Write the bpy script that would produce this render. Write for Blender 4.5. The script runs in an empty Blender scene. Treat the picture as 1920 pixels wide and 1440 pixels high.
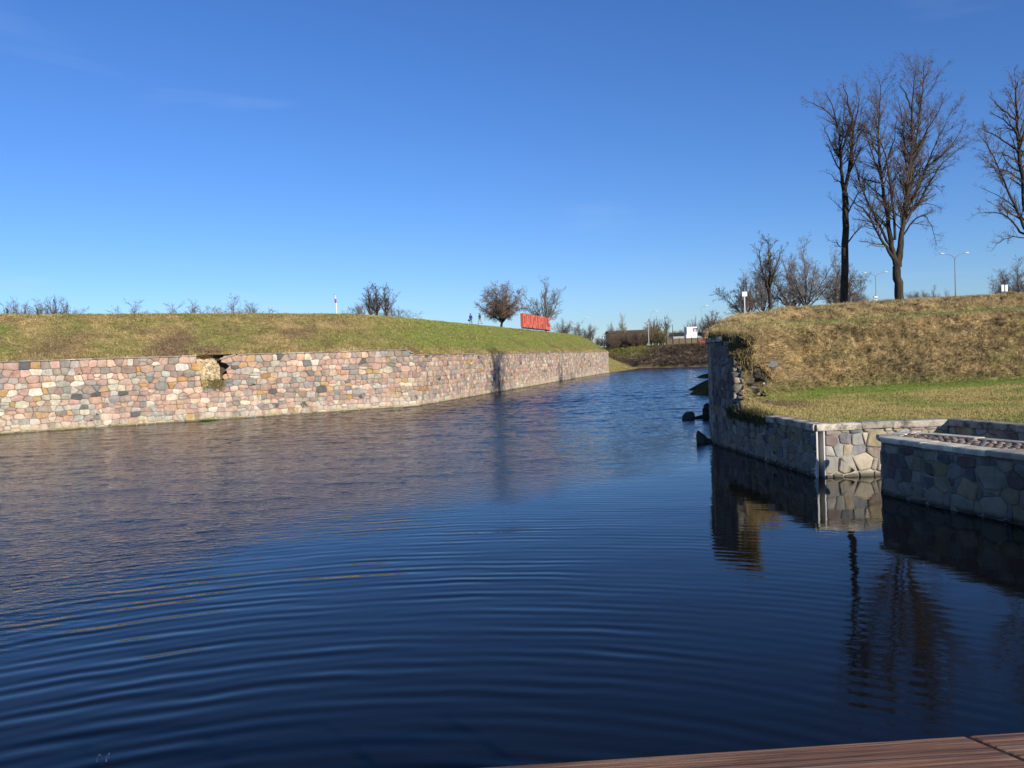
import bpy, math, random
import numpy as np
from mathutils import Vector, Matrix
R = math.radians
sc = bpy.context.scene
COL = sc.collection

# ------------------------------------------------------------------ camera
CAMH = 4.5
ph, pt = R(2.2), R(1.78)
fw = np.array([0, math.cos(pt), -math.sin(pt)])
r0 = np.array([1., 0, 0]); u0 = np.array([0, math.sin(pt), math.cos(pt)])
rt = r0*math.cos(ph)-u0*math.sin(ph); up = u0*math.cos(ph)+r0*math.sin(ph)
cd = bpy.data.cameras.new('camera'); cam = bpy.data.objects.new('camera', cd); COL.objects.link(cam)
M = Matrix(((rt[0], up[0], -fw[0], 0), (rt[1], up[1], -fw[1], 0), (rt[2], up[2], -fw[2], CAMH), (0, 0, 0, 1)))
cam.matrix_world = M
cd.lens = 29.06; cd.sensor_width = 36; cd.clip_start = .05; cd.clip_end = 8000
sc.camera = cam
# ------------------------------------------------------------------ light
SUN_EL, SUN_AZ = 19.5, 145.0      # azimuth clockwise from +Y
w = bpy.data.worlds.new('World'); sc.world = w; w.use_nodes = True
nt = w.node_tree; bg = nt.nodes['Background']
sky = nt.nodes.new('ShaderNodeTexSky'); sky.sky_type = 'NISHITA'; sky.sun_disc = False
sky.sun_elevation = R(SUN_EL); sky.sun_rotation = R(SUN_AZ)
sky.air_density = 1.0; sky.dust_density = 0.15; sky.ozone_density = 3.0; sky.altitude = 100
hsv = nt.nodes.new('ShaderNodeHueSaturation'); hsv.inputs['Saturation'].default_value = 1.12
hsv.inputs['Value'].default_value = 1.0
nt.links.new(sky.outputs[0], hsv.inputs['Color'])
tn = nt.nodes.new('ShaderNodeMix'); tn.data_type = 'RGBA'; tn.blend_type = 'MULTIPLY'; tn.inputs[0].default_value = 1; tn.inputs[7].default_value = (.58, .745, 1.10, 1)
nt.links.new(hsv.outputs[0], tn.inputs[6])
# a few faint wisps of cirrus, by direction
tc = nt.nodes.new('ShaderNodeTexCoord'); mp = nt.nodes.new('ShaderNodeMapping')
mp.inputs['Scale'].default_value = (1.6, 1.6, 9); mp.inputs['Rotation'].default_value = (.25, .5, .3)
nz = nt.nodes.new('ShaderNodeTexNoise'); nz.inputs['Scale'].default_value = 1.3; nz.inputs['Detail'].default_value = 7
nz.inputs['Distortion'].default_value = .5
rp = nt.nodes.new('ShaderNodeValToRGB'); rp.color_ramp.elements[0].position = .56; rp.color_ramp.elements[1].position = .85
rp.color_ramp.elements[1].color = (.22, .22, .22, 1)
mx = nt.nodes.new('ShaderNodeMix'); mx.data_type = 'RGBA'; mx.inputs[7].default_value = (5, 6, 8, 1)
nt.links.new(tc.outputs['Generated'], mp.inputs[0]); nt.links.new(mp.outputs[0], nz.inputs['Vector'])
nt.links.new(nz.outputs[0], rp.inputs[0]); nt.links.new(rp.outputs[0], mx.inputs[0])
sxw = nt.nodes.new('ShaderNodeSeparateXYZ'); nt.links.new(tc.outputs['Generated'], sxw.inputs[0])
mr_ = nt.nodes.new('ShaderNodeMapRange'); mr_.interpolation_type = 'SMOOTHSTEP'; nt.links.new(sxw.outputs[2], mr_.inputs[0])
mr_.inputs[1].default_value = .36; mr_.inputs[2].default_value = .85; mr_.inputs[3].default_value = 1; mr_.inputs[4].default_value = .42
mz = nt.nodes.new('ShaderNodeMix'); mz.data_type = 'RGBA'; mz.blend_type = 'MULTIPLY'; mz.inputs[0].default_value = 1
nt.links.new(tn.outputs[2], mz.inputs[6]); nt.links.new(mr_.outputs[0], mz.inputs[7]); nt.links.new(mz.outputs[2], mx.inputs[6]); nt.links.new(mx.outputs[2], bg.inputs[0])
bg.inputs[1].default_value = .13
sd = bpy.data.lights.new('sun', 'SUN'); sd.energy = 5.0; sd.angle = R(.5); sd.color = (1, .93, .82)
so = bpy.data.objects.new('sun', sd); COL.objects.link(so)
az = R(SUN_AZ); el = R(SUN_EL)
S = Vector((math.sin(az)*math.cos(el), math.cos(az)*math.cos(el), math.sin(el)))
so.rotation_euler = S.to_track_quat('Z', 'Y').to_euler(); so.location = (40, -40, 60)
sc.view_settings.view_transform = 'Standard'; sc.view_settings.look = 'None'
sc.view_settings.exposure = 0.0; sc.view_settings.gamma = 1
sc.render.engine = 'CYCLES'
sc.cycles.max_bounces = 6

# ------------------------------------------------------------------ helpers
def ray(px, py): return fw+rt*(px-960)/1550.-up*(py-720)/1550.
def G(px, py, z):                       # point of the level z seen at a photo position (survey)
    d = ray(px, py); return np.array([0, 0, CAMH])+d*((z-CAMH)/d[2])
def D(px, py, dist):
    d = ray(px, py); return np.array([0, 0, CAMH])+d*(dist/d[1])

def tag(o, label=None, cat=None, group=None, kind=None):
    if label: o['label'] = label
    if cat: o['category'] = cat
    if group: o['group'] = group
    if kind: o['kind'] = kind
    return o
def empty(name, loc, label=None, cat=None, group=None, rz=0):
    o = bpy.data.objects.new(name, None); COL.objects.link(o); o.location = loc
    o.rotation_euler = (0, 0, rz); o.empty_display_size = .2
    return tag(o, label, cat, group)
def mesh_np(name, V, F, mat, parent=None, smooth=False, attrs=None):
    """F: array (n,3)/(n,4) or list of polygons"""
    me = bpy.data.meshes.new(name)
    V = np.asarray(V, dtype=np.float32)
    if isinstance(F, np.ndarray):
        n, k = F.shape
        me.vertices.add(len(V)); me.vertices.foreach_set('co', V.ravel())
        me.loops.add(n*k); me.loops.foreach_set('vertex_index', F.astype(np.int32).ravel())
        me.polygons.add(n); me.polygons.foreach_set('loop_start', np.arange(0, n*k, k, dtype=np.int32))
        me.update(calc_edges=True)
    else:
        me.from_pydata([tuple(map(float, v)) for v in V], [], [list(map(int, f)) for f in F]); me.update()
    if smooth: me.polygons.foreach_set('use_smooth', np.ones(len(me.polygons), dtype=bool))
    if attrs:
        for an, col in attrs.items():
            col = np.asarray(col, dtype=np.float32)
            if col.ndim == 1: col = np.stack([col]*3, 1)
            if col.shape[1] == 3: col = np.concatenate([col, np.ones((len(col), 1), np.float32)], 1)
            a = me.attributes.new(an, 'FLOAT_COLOR', 'POINT'); a.data.foreach_set('color', col.ravel())
    if mat: me.materials.append(mat)
    o = bpy.data.objects.new(name, me); COL.objects.link(o)
    if parent: o.parent = parent
    return o
class MB:
    def __init__(s): s.V = []; s.F = []
    def add(s, V, F):
        b = len(s.V); s.V += [tuple(v) for v in V]; s.F += [[i+b for i in f] for f in F]
    def box(s, c, size, rot=None, bev=0):
        x, y, z = [a/2 for a in size]
        pts = [(-x, -y, -z), (x, -y, -z), (x, y, -z), (-x, y, -z), (-x, -y, z), (x, -y, z), (x, y, z), (-x, y, z)]
        if rot is not None: pts = [tuple(rot @ Vector(p)) for p in pts]
        s.add([(p[0]+c[0], p[1]+c[1], p[2]+c[2]) for p in pts],
              [(0, 3, 2, 1), (4, 5, 6, 7), (0, 1, 5, 4), (1, 2, 6, 5), (2, 3, 7, 6), (3, 0, 4, 7)])
    def tube(s, pts, rad, n=8, cap=True):
        pts = [Vector(p) for p in pts]
        if not hasattr(rad, '__len__'): rad = [rad]*len(pts)
        b = len(s.V); prev = None
        for i, p in enumerate(pts):
            t = (pts[min(i+1, len(pts)-1)]-pts[max(i-1, 0)]).normalized()
            a = Vector((0, 0, 1)) if abs(t.z) < .9 else Vector((1, 0, 0))
            if prev is not None and (prev - t*prev.dot(t)).length > .1: e = (prev - t*prev.dot(t)).normalized()
            else: e = t.cross(a).normalized()
            prev = e; f = t.cross(e)
            for k in range(n):
                q = 2*math.pi*k/n; s.V.append(tuple(p+(e*math.cos(q)+f*math.sin(q))*rad[i]))
        for i in range(len(pts)-1):
            for k in range(n):
                s.F.append([b+i*n+k, b+i*n+(k+1) % n, b+(i+1)*n+(k+1) % n, b+(i+1)*n+k])
        if cap:
            s.F.append([b+k for k in range(n)][::-1]); s.F.append([b+(len(pts)-1)*n+k for k in range(n)])
    def build(s, name, mat, parent=None, smooth=False, bevel=0):
        o = mesh_np(name, s.V, s.F, mat, parent, smooth)
        if bevel:
            m = o.modifiers.new('bevel', 'BEVEL'); m.width = bevel; m.segments = 2; m.limit_method = 'ANGLE'
        return o

# vectorised value noise
_rs = np.random.RandomState(7); _T = _rs.rand(256, 256)
def vn(x, y):
    xi = np.floor(x).astype(int); yi = np.floor(y).astype(int); fx = x-xi; fy = y-yi
    fx = fx*fx*(3-2*fx); fy = fy*fy*(3-2*fy)
    a = _T[xi % 256, yi % 256]; b = _T[(xi+1) % 256, yi % 256]; c = _T[xi % 256, (yi+1) % 256]; d = _T[(xi+1) % 256, (yi+1) % 256]
    return (a*(1-fx)+b*fx)*(1-fy)+(c*(1-fx)+d*fx)*fy
def fbm(x, y, s=1., o=4):
    t = 0; a = .5; x = np.asarray(x, float)/s; y = np.asarray(y, float)/s
    for i in range(o): t = t+a*vn(x+17.3*i, y+9.1*i); a *= .5; x = x*2.03; y = y*2.03
    return t/(1-.5**o)
def sstep(a, b, x): t = np.clip((x-a)/(b-a), 0, 1); return t*t*(3-2*t)

# ------------------------------------------------------------------ materials
def newmat(name):
    m = bpy.data.materials.new(name); m.use_nodes = True; t = m.node_tree; p = t.nodes['Principled BSDF']
    return m, t, p
def N(t, typ, **k):
    n = t.nodes.new(typ)
    for a, b in k.items():
        if a.startswith('i_'): n.inputs[int(a[2:])].default_value = b
        else: setattr(n, a, b)
    return n
def noise(t, scale, detail=4, vec=None, rough=.55, dist=0):
    n = N(t, 'ShaderNodeTexNoise'); n.inputs['Scale'].default_value = scale; n.inputs['Detail'].default_value = detail
    n.inputs['Roughness'].default_value = rough; n.inputs['Distortion'].default_value = dist
    if vec is not None: t.links.new(vec, n.inputs['Vector'])
    return n.outputs[0]
def ramp(t, fac, stops):
    r = N(t, 'ShaderNodeValToRGB'); e = r.color_ramp.elements
    while len(e) < len(stops): e.new(.5)
    for i, (p, c) in enumerate(stops):
        e[i].position = p; e[i].color = (c if hasattr(c, '__len__') else (c, c, c))[:3]+(1,) if hasattr(c, '__len__') else (c, c, c, 1)
    t.links.new(fac, r.inputs[0]); return r.outputs[0]
def mix(t, fac, a, b, typ='MIX'):
    n = N(t, 'ShaderNodeMix', data_type='RGBA', blend_type=typ)
    for s, v in ((0, fac), (6, a), (7, b)):
        if hasattr(v, 'links') or hasattr(v, 'is_linked'): t.links.new(v, n.inputs[s])
        else: n.inputs[s].default_value = v if not hasattr(v, '__len__') else tuple(v)[:3]+(1,)
    return n.outputs[2]
def math_(t, op, a, b=0., c=None):
    n = N(t, 'ShaderNodeMath', operation=op)
    for i, v in enumerate((a, b, c)):
        if v is None: continue
        if hasattr(v, 'is_linked'): t.links.new(v, n.inputs[i])
        else: n.inputs[i].default_value = v
    return n.outputs[0]
def bump(t, p, h, dist=.02, strength=1.):
    b = N(t, 'ShaderNodeBump'); b.inputs['Distance'].default_value = dist; b.inputs['Strength'].default_value = strength
    t.links.new(h, b.inputs['Height']); t.links.new(b.outputs[0], p.inputs['Normal']); return b
def objco(t, scale=(1, 1, 1), rot=(0, 0, 0)):
    c = N(t, 'ShaderNodeTexCoord'); m = N(t, 'ShaderNodeMapping'); m.inputs['Scale'].default_value = scale
    m.inputs['Rotation'].default_value = rot
    t.links.new(c.outputs['Object'], m.inputs[0]); return m.outputs[0]
def simple(name, col, rough=.8, var=.25, scale=6, metal=0, spec=.3, bmp=0):
    m, t, p = newmat(name); v = objco(t)
    n = noise(t, scale, 5, v)
    c = mix(t, n, tuple(x*(1-var) for x in col), tuple(min(1, x*(1+var)) for x in col))
    t.links.new(c, p.inputs['Base Color']); p.inputs['Roughness'].default_value = rough
    p.inputs['Metallic'].default_value = metal; p.inputs['Specular IOR Level'].default_value = spec
    if bmp: bump(t, p, noise(t, scale*4, 4, v), bmp)
    return m
def attrmat(name, attr='tint', rough=.9, spec=.15, fine=20, var=.3, b=.0, trans=0):
    m, t, p = newmat(name); v = objco(t)
    a = N(t, 'ShaderNodeAttribute', attribute_name=attr)
    n = noise(t, fine, 4, v)
    c = mix(t, 1., a.outputs[0], ramp(t, n, [(.25, 1-var), (.75, 1+var*.7)]), 'MULTIPLY')
    t.links.new(c, p.inputs['Base Color']); p.inputs['Roughness'].default_value = rough
    p.inputs['Specular IOR Level'].default_value = spec
    if b: bump(t, p, n, b)
    return m

def stone_mat(name, wet_z=.25, eff=.6, lichen=.7, dark=1.):
    """fieldstone: per stone colour, mineral speckle, lime runs and yellow lichen near the water line"""
    m, t, p = newmat(name); v = objco(t)
    a = N(t, 'ShaderNodeAttribute', attribute_name='tint')
    n1 = noise(t, 2.6, 6, v, .62); n2 = noise(t, 30, 3, v)
    c = mix(t, 1., a.outputs[0], ramp(t, n1, [(.28, .66), (.5, .98), (.75, 1.3)]), 'MULTIPLY')
    c = mix(t, 1., c, ramp(t, n2, [(.3, .86), (.7, 1.1)]), 'MULTIPLY')
    # dark weathering blotches
    n3 = noise(t, .9, 5, v, .65)
    c = mix(t, math_(t, 'MULTIPLY', ramp(t, n3, [(.58, 0.), (.72, 1.)]), .35), c, (.10, .095, .09))
    g = N(t, 'ShaderNodeNewGeometry'); sx = N(t, 'ShaderNodeSeparateXYZ'); t.links.new(g.outputs['Position'], sx.inputs[0])
    z = sx.outputs[2]
    vs = objco(t, (1.3, 1.3, .35)); n4 = noise(t, 1.0, 5, vs, .7)
    lo = math_(t, 'SUBTRACT', 1.0, math_(t, 'MULTIPLY', z, .55))
    fac = math_(t, 'MULTIPLY', ramp(t, math_(t, 'ADD', n4, math_(t, 'MULTIPLY', lo, .22)), [(.58, 0.), (.72, 1.)]), eff)
    c = mix(t, fac, c, (.56, .50, .41))
    n5 = noise(t, .7, 4, v)
    li = math_(t, 'MULTIPLY', math_(t, 'MULTIPLY', ramp(t, z, [(.12, 1.), (.55, 0.)]), ramp(t, n5, [(.35, 0.), (.6, 1.)])), lichen)
    c = mix(t, li, c, (.36, .29, .10))
    c = mix(t, math_(t, 'MULTIPLY', ramp(t, math_(t, 'ADD', z, math_(t, 'MULTIPLY', n4, .12)), [(.12, 1.), (.24, 0.)]), .8), c, (.045, .04, .03))
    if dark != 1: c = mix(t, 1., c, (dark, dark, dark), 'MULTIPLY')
    t.links.new(c, p.inputs['Base Color']); p.inputs['Roughness'].default_value = .85
    p.inputs['Specular IOR Level'].default_value = .25
    hh = math_(t, 'ADD', n2, math_(t, 'MULTIPLY', n1, 2.)); bump(t, p, hh, .012)
    return m

M_stone = stone_mat('fieldstone', dark=1.14)
M_stoneR = stone_mat('cut_granite', eff=.55, lichen=.35, dark=.92); M_stoneP = stone_mat('shade_dark_pier_granite', eff=.35, lichen=.2, dark=.55)  # pier copy of the granite, its colour darkened to stand in for shade
def mortar_mat(name, c1, c2, c3):
    m, t, p = newmat(name); v = objco(t, (1, 1, .6)); n = noise(t, 1.1, 6, v, .7); n2 = noise(t, 22, 4, v)
    g = N(t, 'ShaderNodeNewGeometry'); sx = N(t, 'ShaderNodeSeparateXYZ'); t.links.new(g.outputs['Position'], sx.inputs[0])
    k = math_(t, 'ADD', n, math_(t, 'MULTIPLY', math_(t, 'SUBTRACT', 1.6, sx.outputs[2]), .05))
    c = ramp(t, k, [(.42, c1), (.56, c2), (.66, c3)])
    c = mix(t, 1., c, ramp(t, n2, [(.3, .7), (.7, 1.15)]), 'MULTIPLY')
    t.links.new(c, p.inputs['Base Color']); p.inputs['Roughness'].default_value = .95; bump(t, p, n2, .02); return m
M_mort = mortar_mat('old_mortar', (.15, .12, .09), (.30, .25, .19), (.58, .52, .42))
M_mortR = mortar_mat('lime_mortar', (.20, .18, .15), (.36, .33, .27), (.52, .46, .34))
M_cream = mortar_mat('cream_core_mortar', (.45, .36, .22), (.62, .50, .32), (.74, .62, .42))
M_cope = simple('coping_stone', (.33, .29, .23), .9, .45, 2.2, bmp=.02)
M_earth = simple('dark_earth', (.09, .065, .045), 1, .5, 3, bmp=.05)
M_rock = simple('wet_rock', (.075, .066, .055), .6, .6, 3, bmp=.08)
M_palerock = simple('pale_rubble', (.46, .40, .32), .9, .3, 6, bmp=.02)
M_pinkrock = simple('pink_granite_rubble', (.30, .22, .18), .9, .35, 5, bmp=.02)
M_greyrock = simple('grey_granite_rubble', (.20, .19, .17), .9, .35, 5, bmp=.02)
M_blade = attrmat('grass_blade', fine=3, var=.15)

def ground_mat(name):
    m, t, p = newmat(name); v = objco(t)
    a = N(t, 'ShaderNodeAttribute', attribute_name='tint')
    n1 = noise(t, 1.7, 7, v, .7); n2 = noise(t, 9, 5, v, .7)
    c = mix(t, 1., a.outputs[0], ramp(t, n1, [(.3, .62), (.5, .95), (.7, 1.35)]), 'MULTIPLY')
    c = mix(t, 1., c, ramp(t, n2, [(.3, .6), (.52, 1.), (.72, 1.35)]), 'MULTIPLY')
    t.links.new(c, p.inputs['Base Color']); p.inputs['Roughness'].default_value = 1; p.inputs['Specular IOR Level'].default_value = .1
    bump(t, p, math_(t, 'ADD', n1, math_(t, 'MULTIPLY', n2, .6)), .22); return m
M_turf = ground_mat('turf')

# ------------------------------------------------------------------ water
def water_mat():
    m, t, p = newmat('moat_water')
    g = N(t, 'ShaderNodeNewGeometry'); pos = g.outputs['Position']
    sx = N(t, 'ShaderNodeSeparateXYZ'); t.links.new(pos, sx.inputs[0]); X, Y = sx.outputs[0], sx.outputs[1]
    mp1 = N(t, 'ShaderNodeMapping'); mp1.inputs['Scale'].default_value = (.55, 1, 1); t.links.new(pos, mp1.inputs[0])
    big = noise(t, .09, 2, pos)
    # calm lee by the near walls and the bridge, wind ripple beyond
    k = math_(t, 'SUBTRACT', Y, math_(t, 'ADD', 29., math_(t, 'MULTIPLY', X, .9)))
    k = math_(t, 'ADD', k, math_(t, 'MULTIPLY', math_(t, 'MAXIMUM', math_(t, 'SUBTRACT', math_(t, 'MULTIPLY', X, -1.), 6.5), 0.), 2.2))
    k = math_(t, 'ADD', k, math_(t, 'MULTIPLY', math_(t, 'SUBTRACT', big, .5), 14.))
    kn = N(t, 'ShaderNodeMapRange', interpolation_type='SMOOTHSTEP'); kn.inputs[1].default_value = -7; kn.inputs[2].default_value = 7
    kn.inputs[3].default_value = .035; kn.inputs[4].default_value = 1.; t.links.new(k, kn.inputs[0]); wind = kn.outputs[0]
    w3 = noise(t, .55, 2, mp1.outputs[0]); w2 = noise(t, 5.5, 3, mp1.outputs[0], .55)
    hw = math_(t, 'MULTIPLY', math_(t, 'MULTIPLY', w2, .045), wind)
    swell = math_(t, 'MULTIPLY', w3, .012)
    # rings spreading from under the bridge
    def ring(cx, cy, lam, amp, warp, rmin, rmax, cut):
        dx = math_(t, 'SUBTRACT', X, cx); dy = math_(t, 'SUBTRACT', Y, cy)
        r = math_(t, 'SQRT', math_(t, 'ADD', math_(t, 'MULTIPLY', dx, dx), math_(t, 'MULTIPLY', dy, dy)))
        rr = math_(t, 'ADD', r, math_(t, 'MULTIPLY', noise(t, .35, 2, pos), warp))
        s = math_(t, 'SINE', math_(t, 'MULTIPLY', rr, 2*math.pi/lam))
        mr = N(t, 'ShaderNodeMapRange', interpolation_type='SMOOTHSTEP'); t.links.new(r, mr.inputs[0])
        mr.inputs[1].default_value = rmax; mr.inputs[2].default_value = rmin; mr.inputs[3].default_value = 0; mr.inputs[4].default_value = 1
        mod = ramp(t, noise(t, .22, 2, pos), [(.38, .15), (.62, 1.)])
        mc = N(t, 'ShaderNodeMapRange', interpolation_type='SMOOTHSTEP'); t.links.new(X, mc.inputs[0])
        mc.inputs[1].default_value = cut; mc.inputs[2].default_value = cut-9; mc.inputs[3].default_value = .06; mc.inputs[4].default_value = 1
        return math_(t, 'MULTIPLY', math_(t, 'MULTIPLY', math_(t, 'MULTIPLY', s, amp), math_(t, 'MULTIPLY', mr.outputs[0], mod)), mc.outputs[0])
    h = math_(t, 'ADD', hw, swell)
    h = math_(t, 'ADD', h, ring(-2.6, 1.0, .50, .0038, .6, 16, 30, 6))
    h = math_(t, 'ADD', h, ring(-1.6, 1.5, .35, .0021, .4, 18, 36, 9))
    h = math_(t, 'ADD', h, ring(-3.6, 0.5, 1.05, .0030, .9, 14, 26, 5))
    bump(t, p, h, 1.0)
    p.inputs['Base Color'].default_value = (.005, .005, .005, 1); p.inputs['Roughness'].default_value = .035
    p.inputs['IOR'].default_value = 1.275; p.inputs['Specular IOR Level'].default_value = .5
    return m
def water_mesh():
    # fan of fine cells in front of the bridge with real wind chop, flat sheet around it
    rr_ = [3.2]
    while rr_[-1] < 300: rr_.append(rr_[-1]+min(.22, max(.06, .045+.0011*rr_[-1])))
    rr_ = np.array(rr_); th = np.radians(np.linspace(-42, 42, 720)); RR, TH = np.meshgrid(rr_, th, indexing='ij')
    X = RR*np.sin(TH); Y = RR*np.cos(TH)
    big = fbm(X, Y, 14, 2)
    k = Y-(29+.9*X)+np.maximum(-X-6.5, 0)*2.2+(big-.5)*20
    wind = .03+.97*sstep(-7, 9, k)
    gust = .45+1.1*fbm(X*.6, Y, 22, 3)
    z = (fbm(X*.55, Y, .42, 2)-.5)*.050+(fbm(X*.5+Y*.2+9, Y, 1.1, 2)-.5)*.10+(fbm(X*.8+5, Y, .2, 1)-.5)*.016
    z = z*wind*gust*(.50+.75*sstep(25, 80, Y))*sstep(3.3, 5, RR)
    z += .006*(fbm(X, Y, 2.2, 2)-.5)
    V = np.stack([X, Y, z], -1).reshape(-1, 3); n0, n1 = X.shape; idx = np.arange(n0*n1).reshape(n0, n1)
    F = np.stack([idx[:-1, :-1], idx[1:, :-1], idx[1:, 1:], idx[:-1, 1:]], -1).reshape(-1, 4)[:, ::-1]
    ext = np.array([(-160, -60, -.09), (260, -60, -.09), (260, 320, -.09), (-160, 320, -.09)]); V = np.concatenate([V, ext]); b = n0*n1
    F = np.concatenate([F, [[b, b+1, b+2, b+3]]]); return V, F
_V, _F = water_mesh()
water = mesh_np('water', _V, _F, water_mat(), None, True)
tag(water, 'dark blue moat water with ring ripples', None, None, 'structure')

# ------------------------------------------------------------------ ground
ground = mesh_np('ground', [(-4000, -4000, -1.6), (4000, -4000, -1.6), (4000, 4000, -1.6), (-4000, 4000, -1.6)], [[0, 1, 2, 3]], M_earth)
tag(ground, kind='structure')

DRY = np.array([.47, .345, .155]); GRN = np.array([.15, .20, .045]); OLV = np.array([.26, .23, .07]); SOIL = np.array([.22, .15, .09])
def loft(name, rails, nu, ms, mat, disp=None, colf=None, smooth=True, post=None):
    """rails: list of polylines with equal station counts; nu: samples along; ms: subdivisions between rails"""
    rails = [np.array(r, float) for r in rails]
    K = rails[0].shape[0]
    d = np.r_[0, np.cumsum(np.linalg.norm(np.diff(rails[1], axis=0), axis=1))]
    if hasattr(nu, '__len__'): u = np.concatenate([np.linspace(i, i+1, n, endpoint=False) for i, n in enumerate(nu)]+[[K-1]])
    else: u = np.interp(np.linspace(0, d[-1], nu), d, np.arange(K))
    i0 = np.clip(np.floor(u).astype(int), 0, K-2); f = (u-i0)[:, None]
    R_ = [r[i0]*(1-f)+r[i0+1]*f for r in rails]
    rows = []; vv = []
    for j in range(len(R_)-1):
        for q in range(ms[j]):
            s = q/ms[j]; rows.append(R_[j]*(1-s)+R_[j+1]*s); vv.append(j+s)
    rows.append(R_[-1]); vv.append(len(R_)-1)
    P = np.stack(rows, 0); vv = np.array(vv)
    nr, nc = P.shape[:2]
    du = np.gradient(P, axis=1); dv = np.gradient(P, axis=0); n = np.cross(du, dv); n /= np.linalg.norm(n, axis=2, keepdims=True)+1e-9
    if n[..., 2].mean() < 0: n = -n
    VV = np.repeat(vv[:, None], nc, 1); UU = np.repeat(u[None], nr, 0)
    if disp is not None: P0_ = P; P = P+n*disp(P, VV, UU)[..., None]
    if post is not None: P = P+post(P0_, VV, UU)
    col = colf(P, VV, UU) if colf is not None else np.ones(P.shape)*.3
    idx = np.arange(nr*nc).reshape(nr, nc)
    F = np.stack([idx[:-1, :-1], idx[:-1, 1:], idx[1:, 1:], idx[1:, :-1]], -1).reshape(-1, 4)
    o = mesh_np(name, P.reshape(-1, 3), F, mat, None, smooth, {'tint': col.reshape(-1, 3)})
    return o, P, n, VV, UU, col
rng = np.random.RandomState(3)
def blades(name, P, Nn, L, W, colr, K=6, lean=.5, droop=0., mat=None, jit=.1, seed=1):
    """tufts: K thin blades at every point"""
    rs = np.random.RandomState(seed); n = len(P)
    P = np.repeat(P, K, 0)+rs.normal(0, jit, (n*K, 3))*[1, 1, .15]; Nn = np.repeat(Nn, K, 0); L = np.repeat(L, K)*rs.uniform(.5, 1.2, n*K)
    colr = np.repeat(colr, K, 0)*rs.uniform(.65, 1.3, (n*K, 1))
    dr = Nn*.6+np.array([0, 0, .7])+rs.normal(0, lean, (n*K, 3)); dr[:, 2] -= droop
    dr /= np.linalg.norm(dr, axis=1, keepdims=True)
    sd = np.cross(dr, rs.normal(0, 1, (n*K, 3))); sd /= np.linalg.norm(sd, axis=1, keepdims=True)
    b = P-dr*(L*.15)[:, None]
    V = np.stack([b-sd*W, b+sd*W, P+dr*L[:, None]+np.array([0, 0, -1])*(L*droop*.4)[:, None]], 1).reshape(-1, 3)
    F = np.arange(len(V)).reshape(-1, 3)
    return mesh_np(name, V, F, mat or M_blade, None, False, {'tint': np.repeat(colr, 3, 0)})
def scatter(P, n, VV, UU, col, dens, maskf, seed=5, maxd=400):
    """area weighted random samples of a grid surface that lie in front of the camera"""
    rs = np.random.RandomState(seed)
    a = np.linalg.norm(np.cross(P[:-1, 1:]-P[:-1, :-1], P[1:, :-1]-P[:-1, :-1]), axis=2)
    cn = P[:-1, :-1]; m = maskf(cn, VV[:-1, :-1], UU[:-1, :-1])
    inview = (np.abs(cn[..., 0]) < cn[..., 1]*.72+4) & (cn[..., 1] > 3) & (cn[..., 1] < maxd)
    lam = a*dens*m*inview; k = rs.poisson(lam); ii, jj = np.nonzero(k); rep = k[ii, jj]
    ii = np.repeat(ii, rep); jj = np.repeat(jj, rep); s = rs.rand(len(ii), 1); q = rs.rand(len(ii), 1)
    pp = (P[ii, jj]*(1-s)+P[ii, jj+1]*s)*(1-q)+(P[ii+1, jj]*(1-s)+P[ii+1, jj+1]*s)*q
    return pp, n[ii, jj], col[ii, jj], VV[ii, jj]

# ---- left rampart (setting) : rails follow the wall, corner mitred
cor = G(785, 762, 0)[:2]; l0 = G(0, 815, 0)[:2]; rend = G(1142, 699, 0)[:2]; nose = G(1205, 690, 0)[:2]
dL = (cor-l0)/np.linalg.norm(cor-l0); dR = (rend-cor)/np.linalg.norm(rend-cor)
nL = np.array([-dL[1], dL[0]]); nR = np.array([-dR[1], dR[0]])           # inward (away from the water)
LW = 75.; W0 = cor-dL*LW; LR = np.linalg.norm(rend-cor)
mit = (nL+nR)/(1+nL@nR)
ZT_L, ZT_R = 5.8, 5.25
def rail(offs, zs):
    """stations: far left, near corner, corner, corner+, wall end, end+, and the nose"""
    o = offs; P = []
    P.append(W0-dL*120+nL*o[0]); P.append(W0+nL*o[1]); P.append(cor-dL*16+nL*o[2]); P.append(cor-dL*1.6+mit*o[3]*.98-dL*.0); P.append(cor+mit*o[3])
    P.append(cor+dR*3+nR*o[4]+ (mit-nR)*o[4]*.35); P.append(cor+dR*22+nR*o[4]); P.append(rend-dR*.4+nR*o[5]); P.append(rend+dR*.4+nR*o[6])
    nd = (nose-rend)/np.linalg.norm(nose-rend); nn = np.array([-nd[1], nd[0]]); ln = np.linalg.norm(nose-rend)
    P.append(rend+nd*ln*.5+nn*o[7]); P.append(nose+nd*2+nn*o[8])
    return [tuple(p)+(z,) for p, z in zip(P, zs)]
e = .04
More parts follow.
